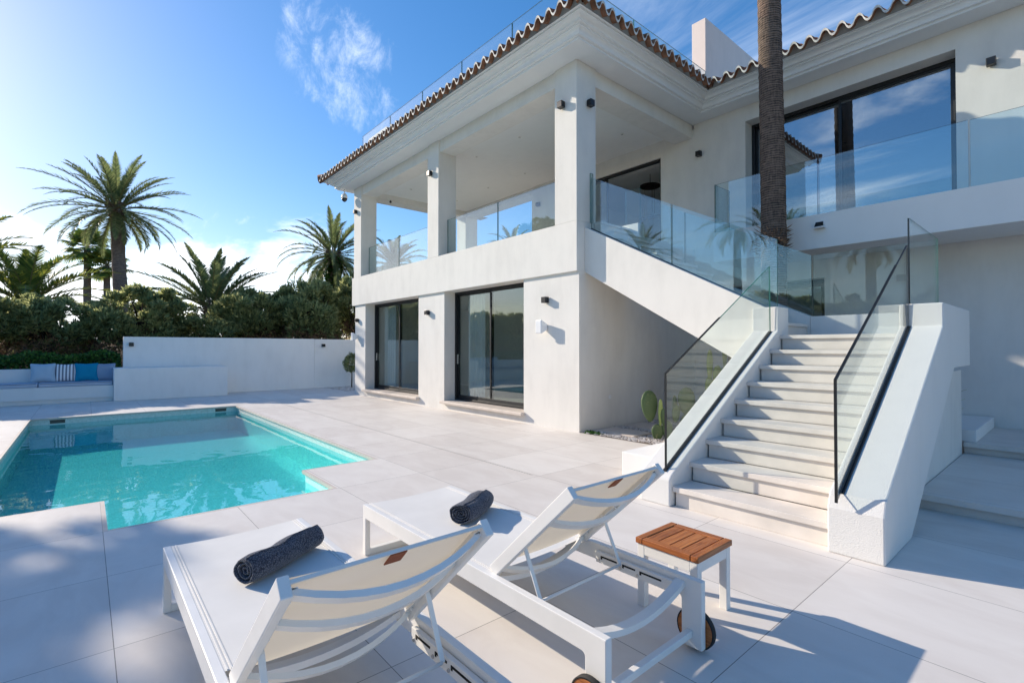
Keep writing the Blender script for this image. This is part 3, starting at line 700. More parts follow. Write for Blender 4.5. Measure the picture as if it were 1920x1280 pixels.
pillow('throw_pillow', .54, 'greyblue', (-19.97,.46,.87), -.08, R(-14), 'grey-blue scatter cushion at the right end of the row on the sofa')

# ------------------------------------------------------------------ lamps and small fittings
def lamp_proto():
    e = empty('wall_lamp')
    mb = MB(); s = .06
    mb.box(-s, s, -.115, -.015, -s, -s+.006); mb.box(-s, s, -.115, -.015, s-.006, s); mb.box(-s, -s+.006, -.115, -.015, -s+.006, s-.006); mb.box(s-.006, s, -.115, -.015, -s+.006, s-.006)
    mb.box(-s+.006, s-.006, -.115, -.109, -s+.006, s-.006); mb.box(-s+.006, s-.006, -.10, -.02, -.02, .02)
    mb.build('lamp_housing', 'lampblack', e, bevel=.002)
    MB().box(-.045, .045, -.015, 0, -.045, .045).build('mounting_plate', 'lampblack', e)
    return e
LP = lamp_proto(); used = [False]
def lamp(x, y, z, rz, label):
    o = LP if not used[0] else copy_tree(LP); used[0] = True
    o.location = (x,y,z); o.rotation_euler.z = rz; tag(o, label, 'wall lamp', 'black cube wall lamps'); return o
lamp(-7.17,7.11,2.575,0,'black cube lamp on the ground-floor wall right of the nearer sliding door')
lamp(-11.75,7.11,2.565,0,'black cube lamp on the pier between the two sliding doors')
lamp(-16.37,7.11,2.55,0,'black cube lamp on the far end pier of the ground floor')
lamp(-6.66,7.05,6.335,0,'black cube lamp on the sunlit front face of the corner column')
lamp(XA,7.39,6.345,PI/2,'black cube lamp on the shaded side face of the corner column')
lamp(-11.53,7.05,6.30,0,'black cube lamp on the middle loggia column')
lamp(-16.40,7.05,6.28,0,'black cube lamp on the farthest loggia column')
lamp(-11.81,11.352,6.34,0,'black cube lamp on the inner loggia wall seen through the glass')
lamp(-6.15,11.35,6.33,0,'black cube lamp on the shaded wall left of the palm trunk')
lamp(-1.0,11.35,6.32,0,'black cube lamp on the sunlit wall right of the upper window')
lamp(-2.22,11.35,2.88,0,'black cube lamp under the terrace slab behind the stair glass')
lamp(-20.3,1.13,1.72,PI/2,'black cube lamp at the sofa end of the garden wall')
lamp(-20.32,7.33,1.71,PI/2,'black cube lamp on the garden wall near the villa')
# white speaker-like units
def unit(x, z, label):
    e = empty('outdoor_speaker', (x, 7.11, z))
    MB().box(-.11,.06,-.20,-.15,-.135,.135).build('front_cover', 'white_plastic', e, bevel=.015)
    mb = MB(); mb.prism([(-.15,-.125), (-.15,.125), (-.02,.06), (-.02,-.06)], 'x', -.055, .055); mb.build('housing', 'white_plastic', e, bevel=.012)
    MB().box(-.03,.03,-.02,0,-.05,.05).build('mounting_bracket', 'white_plastic', e)
    tag(e, label, 'speaker', 'white wall-mounted speakers')
unit(-7.2, 2.03, 'white wall speaker below the lamp right of the nearer sliding door')
unit(-16.42, 1.99, 'white wall speaker on the far end pier of the ground floor')
e = empty('dome_camera', (-16.86, 6.80, 7.11)); 
MB().tube([(0,0,0), (0,0,-.16)], .018, 8).build('hanging_stem', 'white_plastic', e)
MB().tube([(0,0,-.12), (0,0,-.15), (0,0,-.21), (0,0,-.27), (0,0,-.30)], [.03,.07,.1,.11,.105], 16).build('camera_housing', 'white_plastic', e)
MB().tube([(0,0,-.30), (0,0,-.35), (0,0,-.395), (0,0,-.42)], [.098,.092,.06,.02], 16).build('camera_lens', 'glass_edge_dark', e)
tag(e, 'white dome security camera hanging under the far corner of the eaves', 'security camera')
e = empty('motion_sensor', (-15.97, 8.1, 6.79)); MB().tube([(0,0,.0),(0,0,-.03)], .02, 8).build('sensor_base','lampblack',e); MB().tube([(0,0,-.03),(0,0,-.06),(0,0,-.09)], [.035,.045,.02], 10).build('sensor_head','lampblack',e)
tag(e, 'small dark sensor under the beam beside the farthest column', 'sensor')
# tilted spotlight on slab
e = empty('floodlight', (-3.15, 10.07, 3.83)); 
MB().box(-.09,.09,-.13,-.0,-.07,-.05).box(-.08,.08,-.03,0,-.05,.06).build('lamp_body','white_plastic',e,bevel=.008); mb = MB(); mb.prism([(-.03,-.05),(-.12,-.05),(-.03,.05)],'x',-.06,.06); mb.build('lamp_lens','dark_hole',e)
tag(e, 'small white floodlight on the terrace slab edge beside the palm trunk', 'floodlight')
# downlights
first = None
labs = ['recessed downlight nearest the farthest column in the loggia ceiling', 'recessed downlight above the loggia glass left of the corner column', 'recessed downlight low over the inner wall in the loggia ceiling', 'recessed downlight nearest the corner column on its left',
        'bright recessed downlight in the ceiling right of the corner column', 'recessed downlight in the ceiling right of the middle column', 'recessed downlight at the back of the loggia ceiling beside the middle column']
for (x, y), lb in zip(((-14.98,8.36),(-13.14,10.24),(-11.31,10.25),(-9.45,8.38),(-7.64,10.24),(-11.22,8.33),(-15.03,10.27)), labs):
    if first is None:
        first = empty('ceiling_downlight'); mb = MB(); mb.tube([(0,0,0), (0,0,-.008)], .055, 16); mb.build('trim_ring', 'ivory', first); MB().tube([(0,0,-.007), (0,0,-.011)], .035, 12).build('lens', 'steel', first); o = first
    else: o = copy_tree(first)
    o.location = (x, y, 7.0); tag(o, lb, 'downlight', 'recessed downlights in the loggia ceiling')
# pendant lamp
e = empty('pendant_lamp', (-8.66, 13.0, 6.9)); MB().tube([(0,0,0),(0,0,-.35)],.008,6).build('cord','lampblack',e); MB().tube([(0,0,-.35),(0,0,-.40)],.30,28).build('lamp_disc','bark',e)
mb = MB()
for dx, dy, l in ((-.2,0,1.0),(0,.1,.75),(.18,-.05,.85)): mb.tube([(dx,dy,-.4),(dx,dy,-.4-l)],.006,5)
mb.build('hanging_cord','lampblack',e)
tag(e, 'dark round pendant with long cords inside the room behind the loggia', 'pendant lamp')
# socket
tag(MB().box(0,.008,-.04,.04,-.04,.04).build('wall_socket','white_plastic',loc=(XA,8.03,.62),bevel=.004), 'small white socket low on the shaded side wall under the stair', 'socket')
# curtains
def curtain(x0, x1, y, z0, z1, label, seed):
    mb = MB(); n = int((x1-x0)/.02); rnd = random.Random(seed); vs = []
    for i in range(n+1):
        x = x0+(x1-x0)*i/n; f = .045*math.sin(x*38+rnd.random()*.4)+.015*math.sin(x*91)
        vs += [(x,y+f,z0), (x,y+f*.8,z1)]
    mb.add(vs, [(2*i,2*i+2,2*i+3,2*i+1) for i in range(n)], 0, True)
    tag(mb.build('curtain','curtain'), label, 'curtain', 'white voile curtains behind the glass')
curtain(-15.55,-14.75,7.70,.18,3.0,'white voile curtain behind the farther sliding door',1)
curtain(-10.75,-9.95,7.70,.18,3.0,'white voile curtain behind the nearer sliding door',2)
curtain(-3.25,-2.95,11.98,4.06,6.8,'white voile curtain gathered behind the upper window mullion',3)

# ------------------------------------------------------------------ sun loungers
def make_lounger():
    e = empty('sun_lounger'); w = .41; Ln = 2.38; H = .385
    for s in (-1, 1):
        y0, y1 = sorted((s*w, s*(w-.04)))
        c = [(Ln-.115-.02*(1-math.sin(t)), H-.10-.02*(1-math.cos(t))) for t in (0, PI/6, PI/3, PI/2)]
        poly = [(0,0), (.05,0), (.05,H-.10)] + [(x,z) for x,z in c] + [(Ln-.115,.03), (Ln,.03), (Ln,H), (0,H)]
        MB().prism(poly, 'y', y0, y1).build('side_frame', 'alu', e, bevel=.004)
    mb = MB(); mb.box(0.001, .049, -w+.04, w-.04, 0.0, .045); mb.box(.001, .049, -w+.04, w-.04, H-.075, H-.03); mb.build('foot_frame', 'alu', e, bevel=.003)
    # curved head crossbar, lower crossbar
    def curved(mbx, p, q, sag, sagdir, wd, hh, n=10, up=(0,0,1)):
        p = Vector(p); q = Vector(q); sd = Vector(sagdir); pts = [p.lerp(q, i/n) + sd*sag*4*(i/n)*(1-i/n) for i in range(n+1)]
        d = (q-p).normalized(); r = Vector(up).normalized(); t = d.cross(r).normalized(); vs = []
        for c in pts: vs += [c-t*wd/2-r*hh/2, c+t*wd/2-r*hh/2, c+t*wd/2+r*hh/2, c-t*wd/2+r*hh/2]
        fs = []
        for i in range(n):
            a = 4*i; fs += [(a,a+1,a+5,a+4),(a+1,a+2,a+6,a+5),(a+2,a+3,a+7,a+6),(a+3,a,a+4,a+7)]
        mbx.add(vs, fs)
    mb = MB(); curved(mb, (Ln-.12,-w+.038,H-.035), (Ln-.12,w-.038,H-.035), .075, (0,0,-1), .055, .03); mb.build('head_crossbar', 'alu', e)
    mb = MB(); mb.box(Ln-.085, Ln-.05, -w+.04, w-.04, .085, .12); mb.build('lower_crossbar', 'alu', e, bevel=.003)
    mb = MB(); curved(mb, (1.52,-w+.038,H-.05), (1.52,w-.038,H-.05), .06, (0,0,-1), .05, .03); mb.build('seat_crossbar', 'alu', e)
    mb = MB(); curved(mb, (.75,-w+.038,H-.05), (.75,w-.038,H-.05), .05, (0,0,-1), .05, .03); mb.build('seat_crossbar', 'alu', e)
    # seat fabric
    mb = MB(); n = 10; vs = []; m = 16
    for i in range(m+1):
        for j in range(n+1):
            x = .004+1.56*i/m; y = (-w+.036)+(2*w-.072)*j/n; vs.append((x,y,H-.002-.012*(1-(2*j/n-1)**2)))
    mb.add(vs, [(i*(n+1)+j,(i+1)*(n+1)+j,(i+1)*(n+1)+j+1,i*(n+1)+j+1) for i in range(m) for j in range(n)], 0, True)
    seat = mb.build('seat_fabric', 'textile', e)
    mb = MB()
    for s in (-1,1):
        for q in (.050,.064): mb.box(.01, 1.56, s*(w-q)-.003, s*(w-q)+.003, H-.006, H+.0005)
    mb.build('fabric_hem', 'textile', seat)
    # wheels
    for s in (-1,1):
        wheel = MB().tube([(Ln-.065, s*(w+.006), .106), (Ln-.065, s*(w+.034), .106)], .098, 40).build('wheel', 'teakx', e)
        wheel.rotation_euler = (0,0,0)
        mbt = MB(); k = 40; vs = []
        for i in range(k):
            a = 2*PI*i/k
            for r_, dy in ((.098,.004),(.106,.008),(.106,.032),(.098,.036)): vs.append((Ln-.065+r_*math.cos(a), s*(w+dy), .106+r_*math.sin(a)))
        fs = []
        for i in range(k):
            for j in range(4): a = 4*i+j; b_ = 4*i+(j+1)%4; c = 4*((i+1)%k)+(j+1)%4; d_ = 4*((i+1)%k)+j; fs.append((a,b_,c,d_))
        mbt.add(vs, fs, 0, True).build('tyre', 'rubber', wheel)
        MB().tube([(Ln-.065, s*(w-.0), .106), (Ln-.065, s*(w+.042), .106)], .014, 10).build('axle_cap', 'steel', wheel)
    # backrest
    B = empty('backrest'); B.parent = e; B.location = (1.57, 0, H-.0); B.rotation_euler = (0, -R(43.5), 0)
    wb = .372; LB = .80
    for s in (-1,1):
        MB().box(0, LB, min(s*wb,s*(wb-.035)), max(s*wb,s*(wb-.035)), -.03, .035).build('back_rail', 'alu', B, bevel=.004)
    mb = MB(); n = 12; vs = []; m = 10
    for i in range(m+1):
        for j in range(n+1):
            x = .02+(LB-.03)*i/m; y = (-wb+.03)+(2*wb-.06)*j/n; vs.append((x,y,.028-.012*(1-(2*j/n-1)**2)))
    mb.add(vs, [(i*(n+1)+j,(i+1)*(n+1)+j,(i+1)*(n+1)+j+1,i*(n+1)+j+1) for i in range(m) for j in range(n)], 0, True)
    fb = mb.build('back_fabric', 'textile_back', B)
    MB().box(LB-.012, LB-.004, -wb+.03, wb-.03, .008, .02).build('fabric_hem', 'textile', fb)
    MB().box(LB-.075, LB-.008, -.03, .03, .004, .0085).build('leather_tag', 'leather', fb)
    for x, sg in ((LB-.05,.085), (LB-.27,.085), (.03,.085)):
        mb = MB(); curved(mb, (x,-wb+.033,.0), (x,wb-.033,.0), sg, (0,0,-1), .04, .022); mb.build('curved_crossbar', 'alu', B)
    for s in (-1,1):
        mb = MB(); mb.box(.03, LB-.03, min(s*(wb-.035),s*(wb-.06)), max(s*(wb-.035),s*(wb-.06)), -.001, .004)
        for q in range(5): mb.tube([(.1+q*.15, s*(wb-.048), -.012), (.1+q*.15, s*(wb-.048), .001)], .006, 8)
        mb.build('fabric_clamp', 'alu', B)
    # struts and ratchets
    for s in (-1,1):
        y = s*(wb-.05)
        MB().beam((1.78,y,.575), (1.90,y,.335), .006, .022, up=(0,1,0)).tube([(1.775,y-.008,.58),(1.775,y+.008,.58)],.014,10).build('strut', 'alu', e)
        mb = MB(); yy = s*(w-.055); mb.box(1.70, 2.24, min(yy-.012,yy+.012), max(yy-.012,yy+.012), H-.10, H-.035); r_ = mb.build('ratchet_rail', 'alu', e, bevel=.003)
        mb = MB(); ys = s*(w-.0685)
        for a, b_ in ((1.74,1.86),(1.90,1.99),(2.02,2.16)):
            mb.box(a, b_, min(ys-.001,ys+.003), max(ys-.001,ys+.003), H-.062, H-.053); mb.box(a, a+.011, min(ys-.001,ys+.003), max(ys-.001,ys+.003), H-.073, H-.062)
        mb.build('slot', 'dark_hole', r_)
        mb = MB()
        for a in (1.725,1.885,2.005): mb.tube([(a,ys-.004,H-.082),(a,ys+.004,H-.082)],.008,10)
        mb.build('bolt', 'steel', r_)
    MB().tube([(1.90,-wb+.05,.335), (1.90,wb-.05,.335)], .008, 8).build('cross_rod', 'alu', e)
    return e
L1 = make_lounger(); L1.location = (-3.70, .78, 0); tag(L1, 'white sun lounger in the foreground nearest the left edge, with cream mesh and raised back', 'sun lounger', 'sun loungers beside the pool')
L2 = copy_tree(L1)
for c in kids(L1):
    if c.name.startswith(('backrest','strut','cross_rod')): c.location.x += .09
L2.location = (-3.70, 2.06, 0); L2['label'] = 'white sun lounger beside the small teak table, with cream mesh and raised back'

# towels
def towel(name, length, rx, rz_, loc, ang, turns, seed, label, lump):
    rnd = random.Random(seed); ns = 26; nt_ = int(turns*30); th = .0105
    mb = MB(); vs = []
    for j in range(ns+1):
        y = -length/2+length*j/ns; e = 1-.10*abs(2*j/ns-1)**4; squash = 1-lump*math.exp(-((y+.02)/.06)**2)
        for side in (0,1):
            for i in range(nt_+1):
                f = i/nt_; a = f*turns*2*PI; r_ = (.12+.88*f)
                off = 0 if side == 0 else -th/(.5*(rx+rz_))
                rr = max(.04, r_+off)
                wob = 1+.09*noise.noise(Vector((math.cos(a)*1.5,math.sin(a)*1.5,y*6+seed)))+.03*noise.noise(Vector((math.cos(a)*5,math.sin(a)*5,y*22+seed)))
                x = rx*rr*math.cos(a)*e*wob; z = rz_*rr*math.sin(a)*e*wob*(squash if math.sin(a) > 0 and f > .6 else 1)
                yy = y + (.012*noise.noise(Vector((a*.7,seed,1)))+ .02*(1-f) * (1 if j > ns/2 else -1)*-1)*(abs(2*j/ns-1)**3)
                vs.append((x+.012*math.sin(y*9+seed),yy,z+.004*math.sin(y*23)*(math.sin(a) > 0)))
    w = nt_+1; st = 2*w; fs = []
    for j in range(ns):
        for i in range(nt_):
            a = j*st+i; fs.append((a,a+1,a+st+1,a+st)); a += w; fs.append((a,a+st,a+st+1,a+1))
    for j in range(ns):
        for i in (0,nt_): a = j*st+i; fs.append((a,a+st,a+st+w,a+w))
    for i in range(nt_):
        fs.append((i,i+w,i+w+1,i+1)); a = ns*st+i; fs.append((a,a+1,a+w+1,a+w))
    mb.add(vs, fs, 0, True); o = mb.build(name, 'towel'); o.location = loc; o.rotation_euler = (0,0,ang)
    tag(o, label, 'towel', 'rolled navy towels on the loungers'); return o
towel('rolled_towel', .52, .092, .080, (-2.99,.85,.450), R(28), 3.2, 3, 'rolled navy waffle towel on the nearest lounger', .16)
towel('rolled_towel', .42, .108, .080, (-2.96,2.16,.449), R(30), 4.2, 8, 'rolled navy towel on the lounger beside the teak table', .03)

# side table
T = empty('side_table', (-1.655, 2.83, 0)); tag(T, 'small side table with teak slatted top and white metal legs', 'side table')
tp = empty('table_top'); tp.parent = T
h = .42
for b_ in ((-.21,-.163,-.205,.205), (.163,.21,-.205,.205)): MB().box(*b_, h-.035, h).build('end_board', 'teak', tp, bevel=.004)
for b_ in ((-.16,.16,-.205,-.155), (-.16,.16,.155,.205)): MB().box(*b_, h-.035, h).build('edge_board', 'teakx', tp, bevel=.004)
mb = MB()
for i in range(4): x = -.158+i*.0795; mb.box(x, x+.073, -.152, .152, h-.03, h-.004)
mb.build('slats', 'teak', tp, bevel=.003)
for sx in (-1,1):
    for sy in (-1,1):
        cx, cy = sx*.177, sy*.172; MB().box(cx-.024, cx+.024, cy-.024, cy+.024, 0, h-.036).build('leg', 'alu', T, bevel=.003)
mb = MB(); mb.box(-.153,.153,-.195,-.155,h-.10,h-.037).box(-.153,.153,.155,.195,h-.10,h-.037).box(-.2,-.16,-.148,.148,h-.10,h-.037).box(.16,.2,-.148,.148,h-.10,h-.037); mb.build('apron','alu',T,bevel=.003)

# ------------------------------------------------------------------ plants
def tri_spray(mb, p, d, ln, wd, rnd, mi=0):
    d = d.normalized(); a = d.cross(Vector((rnd.uniform(-1,1),rnd.uniform(-1,1),rnd.uniform(-1,1))))
    if a.length < 1e-3: return
    a.normalize(); q = p + d*ln
    o = len(mb.v); mb.v += [tuple(p-a*wd*.35), tuple(p+a*wd*.35), tuple(p+d*ln*.55+a*wd*.5), tuple(q), tuple(p+d*ln*.55-a*wd*.5)]
    mb.f.append((o,o+1,o+2,o+3,o+4)); mb.m.append(mi); mb.sm.append(False)
def rdir(rnd):
    while True:
        v = Vector((rnd.uniform(-1,1),rnd.uniform(-1,1),rnd.uniform(-1,1)))
        if .05 < v.length < 1: return v.normalized()
def juniper_meshes(seed, n_lobes, sprays, rx, ry, rz_, dead=True, ln=(.10,.2), wd=.055):
    rnd = random.Random(seed); mb = MB(); lobes = []
    for i in range(n_lobes):
        d = rdir(rnd); d.z = d.z*.9+.12; r_ = rnd.uniform(.55,1.0); c = Vector((d.x*rx*r_, d.y*ry*r_, d.z*rz_*r_)); lobes.append((c, rnd.uniform(.18,.50)))
    for i in range(n_lobes//3):
        d = rdir(rnd); d.z = abs(d.z)*.6+.5; d.normalize(); c = Vector((d.x*rx,d.y*ry,d.z*rz_))*rnd.uniform(.95,1.15); lobes.append((c, rnd.uniform(.10,.22)))
    n_lobes = len(lobes)
    for i in range(sprays):
        c, lr = lobes[rnd.randrange(n_lobes)]; d = rdir(rnd)
        if d.z < -.35 and rnd.random() < .6: d.z = -d.z
        p = c + Vector((d.x*lr, d.y*lr, d.z*lr*.8))*rnd.uniform(.55,1.0)**.5
        dd = (d*1.0 + Vector((0,0,.45)) + rdir(rnd)*.7)
        for q in range(2): tri_spray(mb, p+rdir(rnd)*.05, dd+rdir(rnd)*.5, rnd.uniform(*ln), wd*rnd.uniform(.6,1.2), rnd)
    return mb, lobes
def juniper_tree(mbc, lobes, h0, seed):
    rnd = random.Random(seed); tr = MB(); tr.tube([(0,0,-h0), (.05,.02,-h0*.5), (0,0,0), (0,.05,h0*.3)], [.16,.13,.10,.05], 8)
    for c, lr in lobes[::2]:
        m = Vector((rnd.uniform(-.1,.1),rnd.uniform(-.1,.1),rnd.uniform(-h0*.6,0))); tr.tube([m, m.lerp(c,.5)+Vector((0,0,.1)), c], [.05,.03,.01], 5)
    dd = MB()
    for i in range(4200):
        d = rdir(rnd); p = Vector((d.x*1.2,d.y*1.6,-h0*.45+d.z*h0*.42)); tri_spray(dd, p, rdir(rnd)+Vector((0,0,-.2)), rnd.uniform(.12,.3), .03, rnd)
    return tr, dd
crown_meshes = []
for sd in (11, 12, 13):
    mbc, lobes = juniper_meshes(sd, 60, 9500, 1.35, 1.75, 1.15)
    tr, dd = juniper_tree(mbc, lobes, 2.3, sd)
    a = mbc.build('crown', 'juniper'); b_ = tr.build('trunk', 'bark'); c = dd.build('dry_twigs', 'juniper_dead')
    crown_meshes.append([o.data for o in (a,b_,c)])
    for o in (a,b_,c): bpy.data.objects.remove(o)
def juniper(k, loc, rz, sc_, label, group, hz=2.3, name='juniper_tree'):
    e = empty(name, (loc[0],loc[1],loc[2])); e.rotation_euler.z = rz; e.scale = sc_
    for nm, me in zip(('crown','trunk','dry_twigs'), crown_meshes[k%3]):
        o = bpy.data.objects.new(nm, me); COL.objects.link(o); o.parent = e; o.location = (0,0,hz)
    tag(e, label, 'tree', group); return e
JG = 'juniper trees behind the garden wall'
jl = [(-24.3,-6.6,0,1.0,'juniper tree rising beyond the left end of the sofa, outermost of the row'),
      (-24.0,-3.6,1.9,.98,'juniper tree at the left edge of the photo with a bare dark trunk'),
      (-24.4,-.9,3.4,.93,'juniper tree directly behind the scatter cushions'),
      (-24.1,1.6,.5,1.04,'juniper tree below the big date palm trunk'),
      (-24.6,3.7,2.6,.78,'lowest juniper tree, in the dip in front of the short palm'),
      (-24.9,5.9,4.1,1.12,'juniper tree just right of the short palm clump'),
      (-24.0,8.0,1.2,1.24,'tall sunlit juniper tree midway between the short palm and the villa'),
      (-24.2,10.6,5.2,1.34,'tallest juniper tree directly left of the villa corner'),
      (-24.6,13.4,3.0,1.3,'juniper tree mostly hidden behind the villa corner')]
for i, (x, y, rz, s, lb) in enumerate(jl): juniper(i, (x,y,-.1), rz, (1.15,1.0,s*1.07), lb, JG)
# planted low hedge behind the sofa
def leafy(seed, n, x0, x1, y0, y1, z0, z1, s=.07):
    rnd = random.Random(seed); mb = MB()
    for i in range(n):
        y = rnd.uniform(y0,y1); t = 1+.16*noise.noise(Vector((y*1.3,seed,0)))+.05*noise.noise(Vector((y*6,seed,3)))
        z = z0+(z1-z0)*t*rnd.random()**.35; x = rnd.uniform(x0,x1); p = Vector((x,y,z)); d = rdir(rnd)+Vector((.3,0,.4))
        tri_spray(mb, p, d, s*rnd.uniform(.7,1.4), s*.75, rnd)
    return mb
tag(leafy(5, 15000, -21.5, -20.62, -7.5, .9, .1, 1.42).build('clipped_hedge', 'hedge'), 'low glossy green hedge behind the sofa cushions', 'hedge')

def frond(mb, base, az, e0, length, droop, nl, ll, rnd, lw=.028, twist=0, vee=.6):
    """one feather frond as a rachis with two rows of leaflets"""
    p = Vector(base); pts = [p.copy()]; ns = 12; el = e0
    for i in range(ns):
        el -= droop*(i+1)/ns*2/ns
        d = Vector((math.cos(az)*math.cos(el), math.sin(az)*math.cos(el), math.sin(el))); p = p + d*(length/ns); pts.append(p.copy())
    mb.tube(pts, [.03*(1-i/(ns+1))+.006 for i in range(ns+1)], 3, 1, cap=False, smooth=False)
    side = Vector((-math.sin(az), math.cos(az), 0))
    for k in range(nl):
        f = .14+.86*k/nl; x = f*ns; i = min(int(x), ns-1); c = pts[i].lerp(pts[i+1], x-i); tan = (pts[i+1]-pts[i]).normalized(); up = side.cross(tan).normalized()
        if up.z < 0: up = -up
        l = ll*(math.sin(PI*min(1,f*.92+.1))**.6)*(1 if f < .75 else 1.25-f*.45)*rnd.uniform(.85,1.1)
        for s in (-1,1):
            d = (side*s*.62+tan*.72+up*vee*rnd.uniform(.1,.7)).normalized(); q = c+d*l+Vector((0,0,-l*.12)); wv = tan*lw*.5
            o = len(mb.v); mb.v += [tuple(c-wv), tuple(c+wv), tuple(c.lerp(q,.5)+wv*.9), tuple(q), tuple(c.lerp(q,.5)-wv*.9)]
            mb.f.append((o,o+1,o+2,o+3,o+4)); mb.m.append(0); mb.sm.append(False)
def date_palm(name, base, top, r0, nf, fl, seed, label, mat='frond', group=None, emin=-45, emax=85, ll=.55, droop=1.7, lw=.032, ivy=False, nl=60):
    rnd = random.Random(seed); e = empty(name, base); top = Vector(top)-Vector(base); tr = MB(); n = 26
    pts = [Vector((0,0,0)).lerp(top, i/n)+Vector((.12*math.sin(i*.22)*(1-i/n),0,0)) for i in range(n+1)]
    tr.tube(pts, [r0*(1.15-.3*i/n)*(1+.05*math.sin(i*2.3)) for i in range(n+1)], 14)
    tr.build('trunk', 'trunk', e)
    bo = MB(); 
    for i in range(120):
        a = rnd.uniform(0,2*PI); z = rnd.uniform(-.55,.25); d = Vector((math.cos(a),math.sin(a),.7)); p = top+Vector((math.cos(a)*r0*.8, math.sin(a)*r0*.8, z)); bo.beam(p, p+d.normalized()*r0*rnd.uniform(.5,1.1), .07, .03)
    bo.build('leaf_bases', 'trunk', e)
    cr = MB()
    for i in range(nf):
        f = (i+.5)/nf; az = i*2.39996+rnd.uniform(-.15,.15); el = R(emax)+(R(emin)-R(emax))*f**.8
        frond(cr, top+Vector((math.cos(az)*.15,math.sin(az)*.15,.15-.3*f)), az, el+rnd.uniform(-.08,.08), fl*rnd.uniform(.82,1.05)*(.78+.3*math.sin(PI*f)), droop*(.45+.55*f)*rnd.uniform(.7,1.2), nl, ll, rnd, lw)
    cr.build('crown', [mat,'rachis'], e)
    if ivy:
        iv = MB()
        for i in range(1600):
            f = rnd.random(); a = rnd.uniform(0,2*PI); rr = r0*(1.0+.35*rnd.random()); p = Vector((0,0,0)).lerp(top, .45+.55*f)+Vector((math.cos(a)*rr,math.sin(a)*rr,0)); tri_spray(iv, p, rdir(rnd)+Vector((math.cos(a),math.sin(a),-.3)), .16, .13, rnd)
        iv.build('ivy', 'hedge', e)
    tag(e, label, 'palm tree', group); return e
PG = 'date palms beyond the garden wall'
date_palm('date_palm', (-36.6,1.75,0), (-36.99,1.30,9.75), .35, 64, 3.95, 21, 'big date palm with a thick leaning trunk and wide crown', group=PG, ll=.50, lw=.055, droop=1.05, emin=-38)
date_palm('date_palm', (-27.7,4.62,0), (-27.65,4.62,3.5), .30, 36, 3.6, 22, 'short date palm with upswept fronds and no visible trunk above the hedge', group=PG, emin=5, emax=80, droop=.95, ll=.46, lw=.07)
date_palm('date_palm', (-29.8,11.5,0), (-29.8,11.35,7.2), .33, 56, 3.5, 23, 'date palm with an ivy-covered trunk left of the villa corner', group=PG, emin=-50, ll=.42, lw=.055, ivy=True, droop=1.5)
date_palm('date_palm', (-30.8,-2.0,0), (-30.8,-2.0,3.6), .3, 36, 3.6, 24, 'young yellow-green date palm at the left edge', mat='frond_y', group=PG, emin=0, emax=80, droop=1.5, ll=.6, lw=.075, nl=46)
date_palm('date_palm', (-33.0,-4.3,0), (-33.0,-4.3,5.6), .25, 36, 3.3, 25, 'yellow-green date palm cut off by the left edge', mat='frond_y', group=PG, emin=-30, emax=70, droop=1.6, ll=.6, lw=.075, nl=46)
date_palm('date_palm', (-25.6,13.3,0), (-25.54,13.15,6.3), .28, 46, 2.2, 26, 'date palm seen through the loggia glass between two columns', group=PG, emin=-50, ll=.36, lw=.035, droop=1.6)
date_palm('date_palm', (-33.9,29.3,0), (-33.95,29.3,10.6), .3, 40, 2.8, 27, 'distant date palm seen low through the loggia glass', group=PG, emin=-40, ll=.4, lw=.05, nl=36)
def fan_palm(name, base, top, r0, nf, R0, seed, label, group, mt='trunk'):
    rnd = random.Random(seed); e = empty(name, base); top = Vector(top)-Vector(base); n = 20
    MB().tube([Vector((0,0,0)).lerp(top,i/n) for i in range(n+1)], [r0*(1.1-.25*i/n)*(1+.04*math.sin(i*2.1)) for i in range(n+1)], 12).build('trunk', mt, e)
    cr = MB()
    for i in range(nf):
        f = (i+.5)/nf; az = i*2.39996; el = R(80)-R(125)*f; d = Vector((math.cos(az)*math.cos(el),math.sin(az)*math.cos(el),math.sin(el))); st = R0*.65*rnd.uniform(.8,1.1)
        c = top+d*st; cr.tube([top,top+d*st*.5+Vector((0,0,.03)),c], [.03,.022,.015], 3, 1, cap=False)
        side = Vector((-math.sin(az),math.cos(az),0)); up = side.cross(d).normalized(); ns = 26
        for k in range(ns):
            a = -1.95+3.9*k/(ns-1); dd = (d*math.cos(a)+side*math.sin(a)); l = R0*.62*(1-.12*abs(a))*rnd.uniform(.9,1.05)
            q = c+dd*l+Vector((0,0,-l*.28)); w = dd.cross(up).normalized()*.045*R0; m = c+dd*l*.6+up*(.02 if k%2 else -.02)
            o = len(cr.v); cr.v += [tuple(c), tuple(m+w), tuple(q), tuple(m-w)]; cr.f.append((o,o+1,o+2,o+3)); cr.m.append(0); cr.sm.append(False)
    cr.build('crown', ['fan','rachis'], e); tag(e, label, 'palm tree', group); return e
FG = 'slim fan palms beyond the garden wall'
fan_palm('fan_palm', (-49.9,.1,0), (-49.95,.06,9.3), .26, 30, 1.5, 31, 'slim fan palm left of the big date palm trunk, the taller of two', FG)
fan_palm('fan_palm', (-49.2,1.3,0), (-49.26,1.2,7.9), .24, 28, 1.45, 32, 'slim fan palm half hidden by the big date palm trunk, the shorter of two', FG)
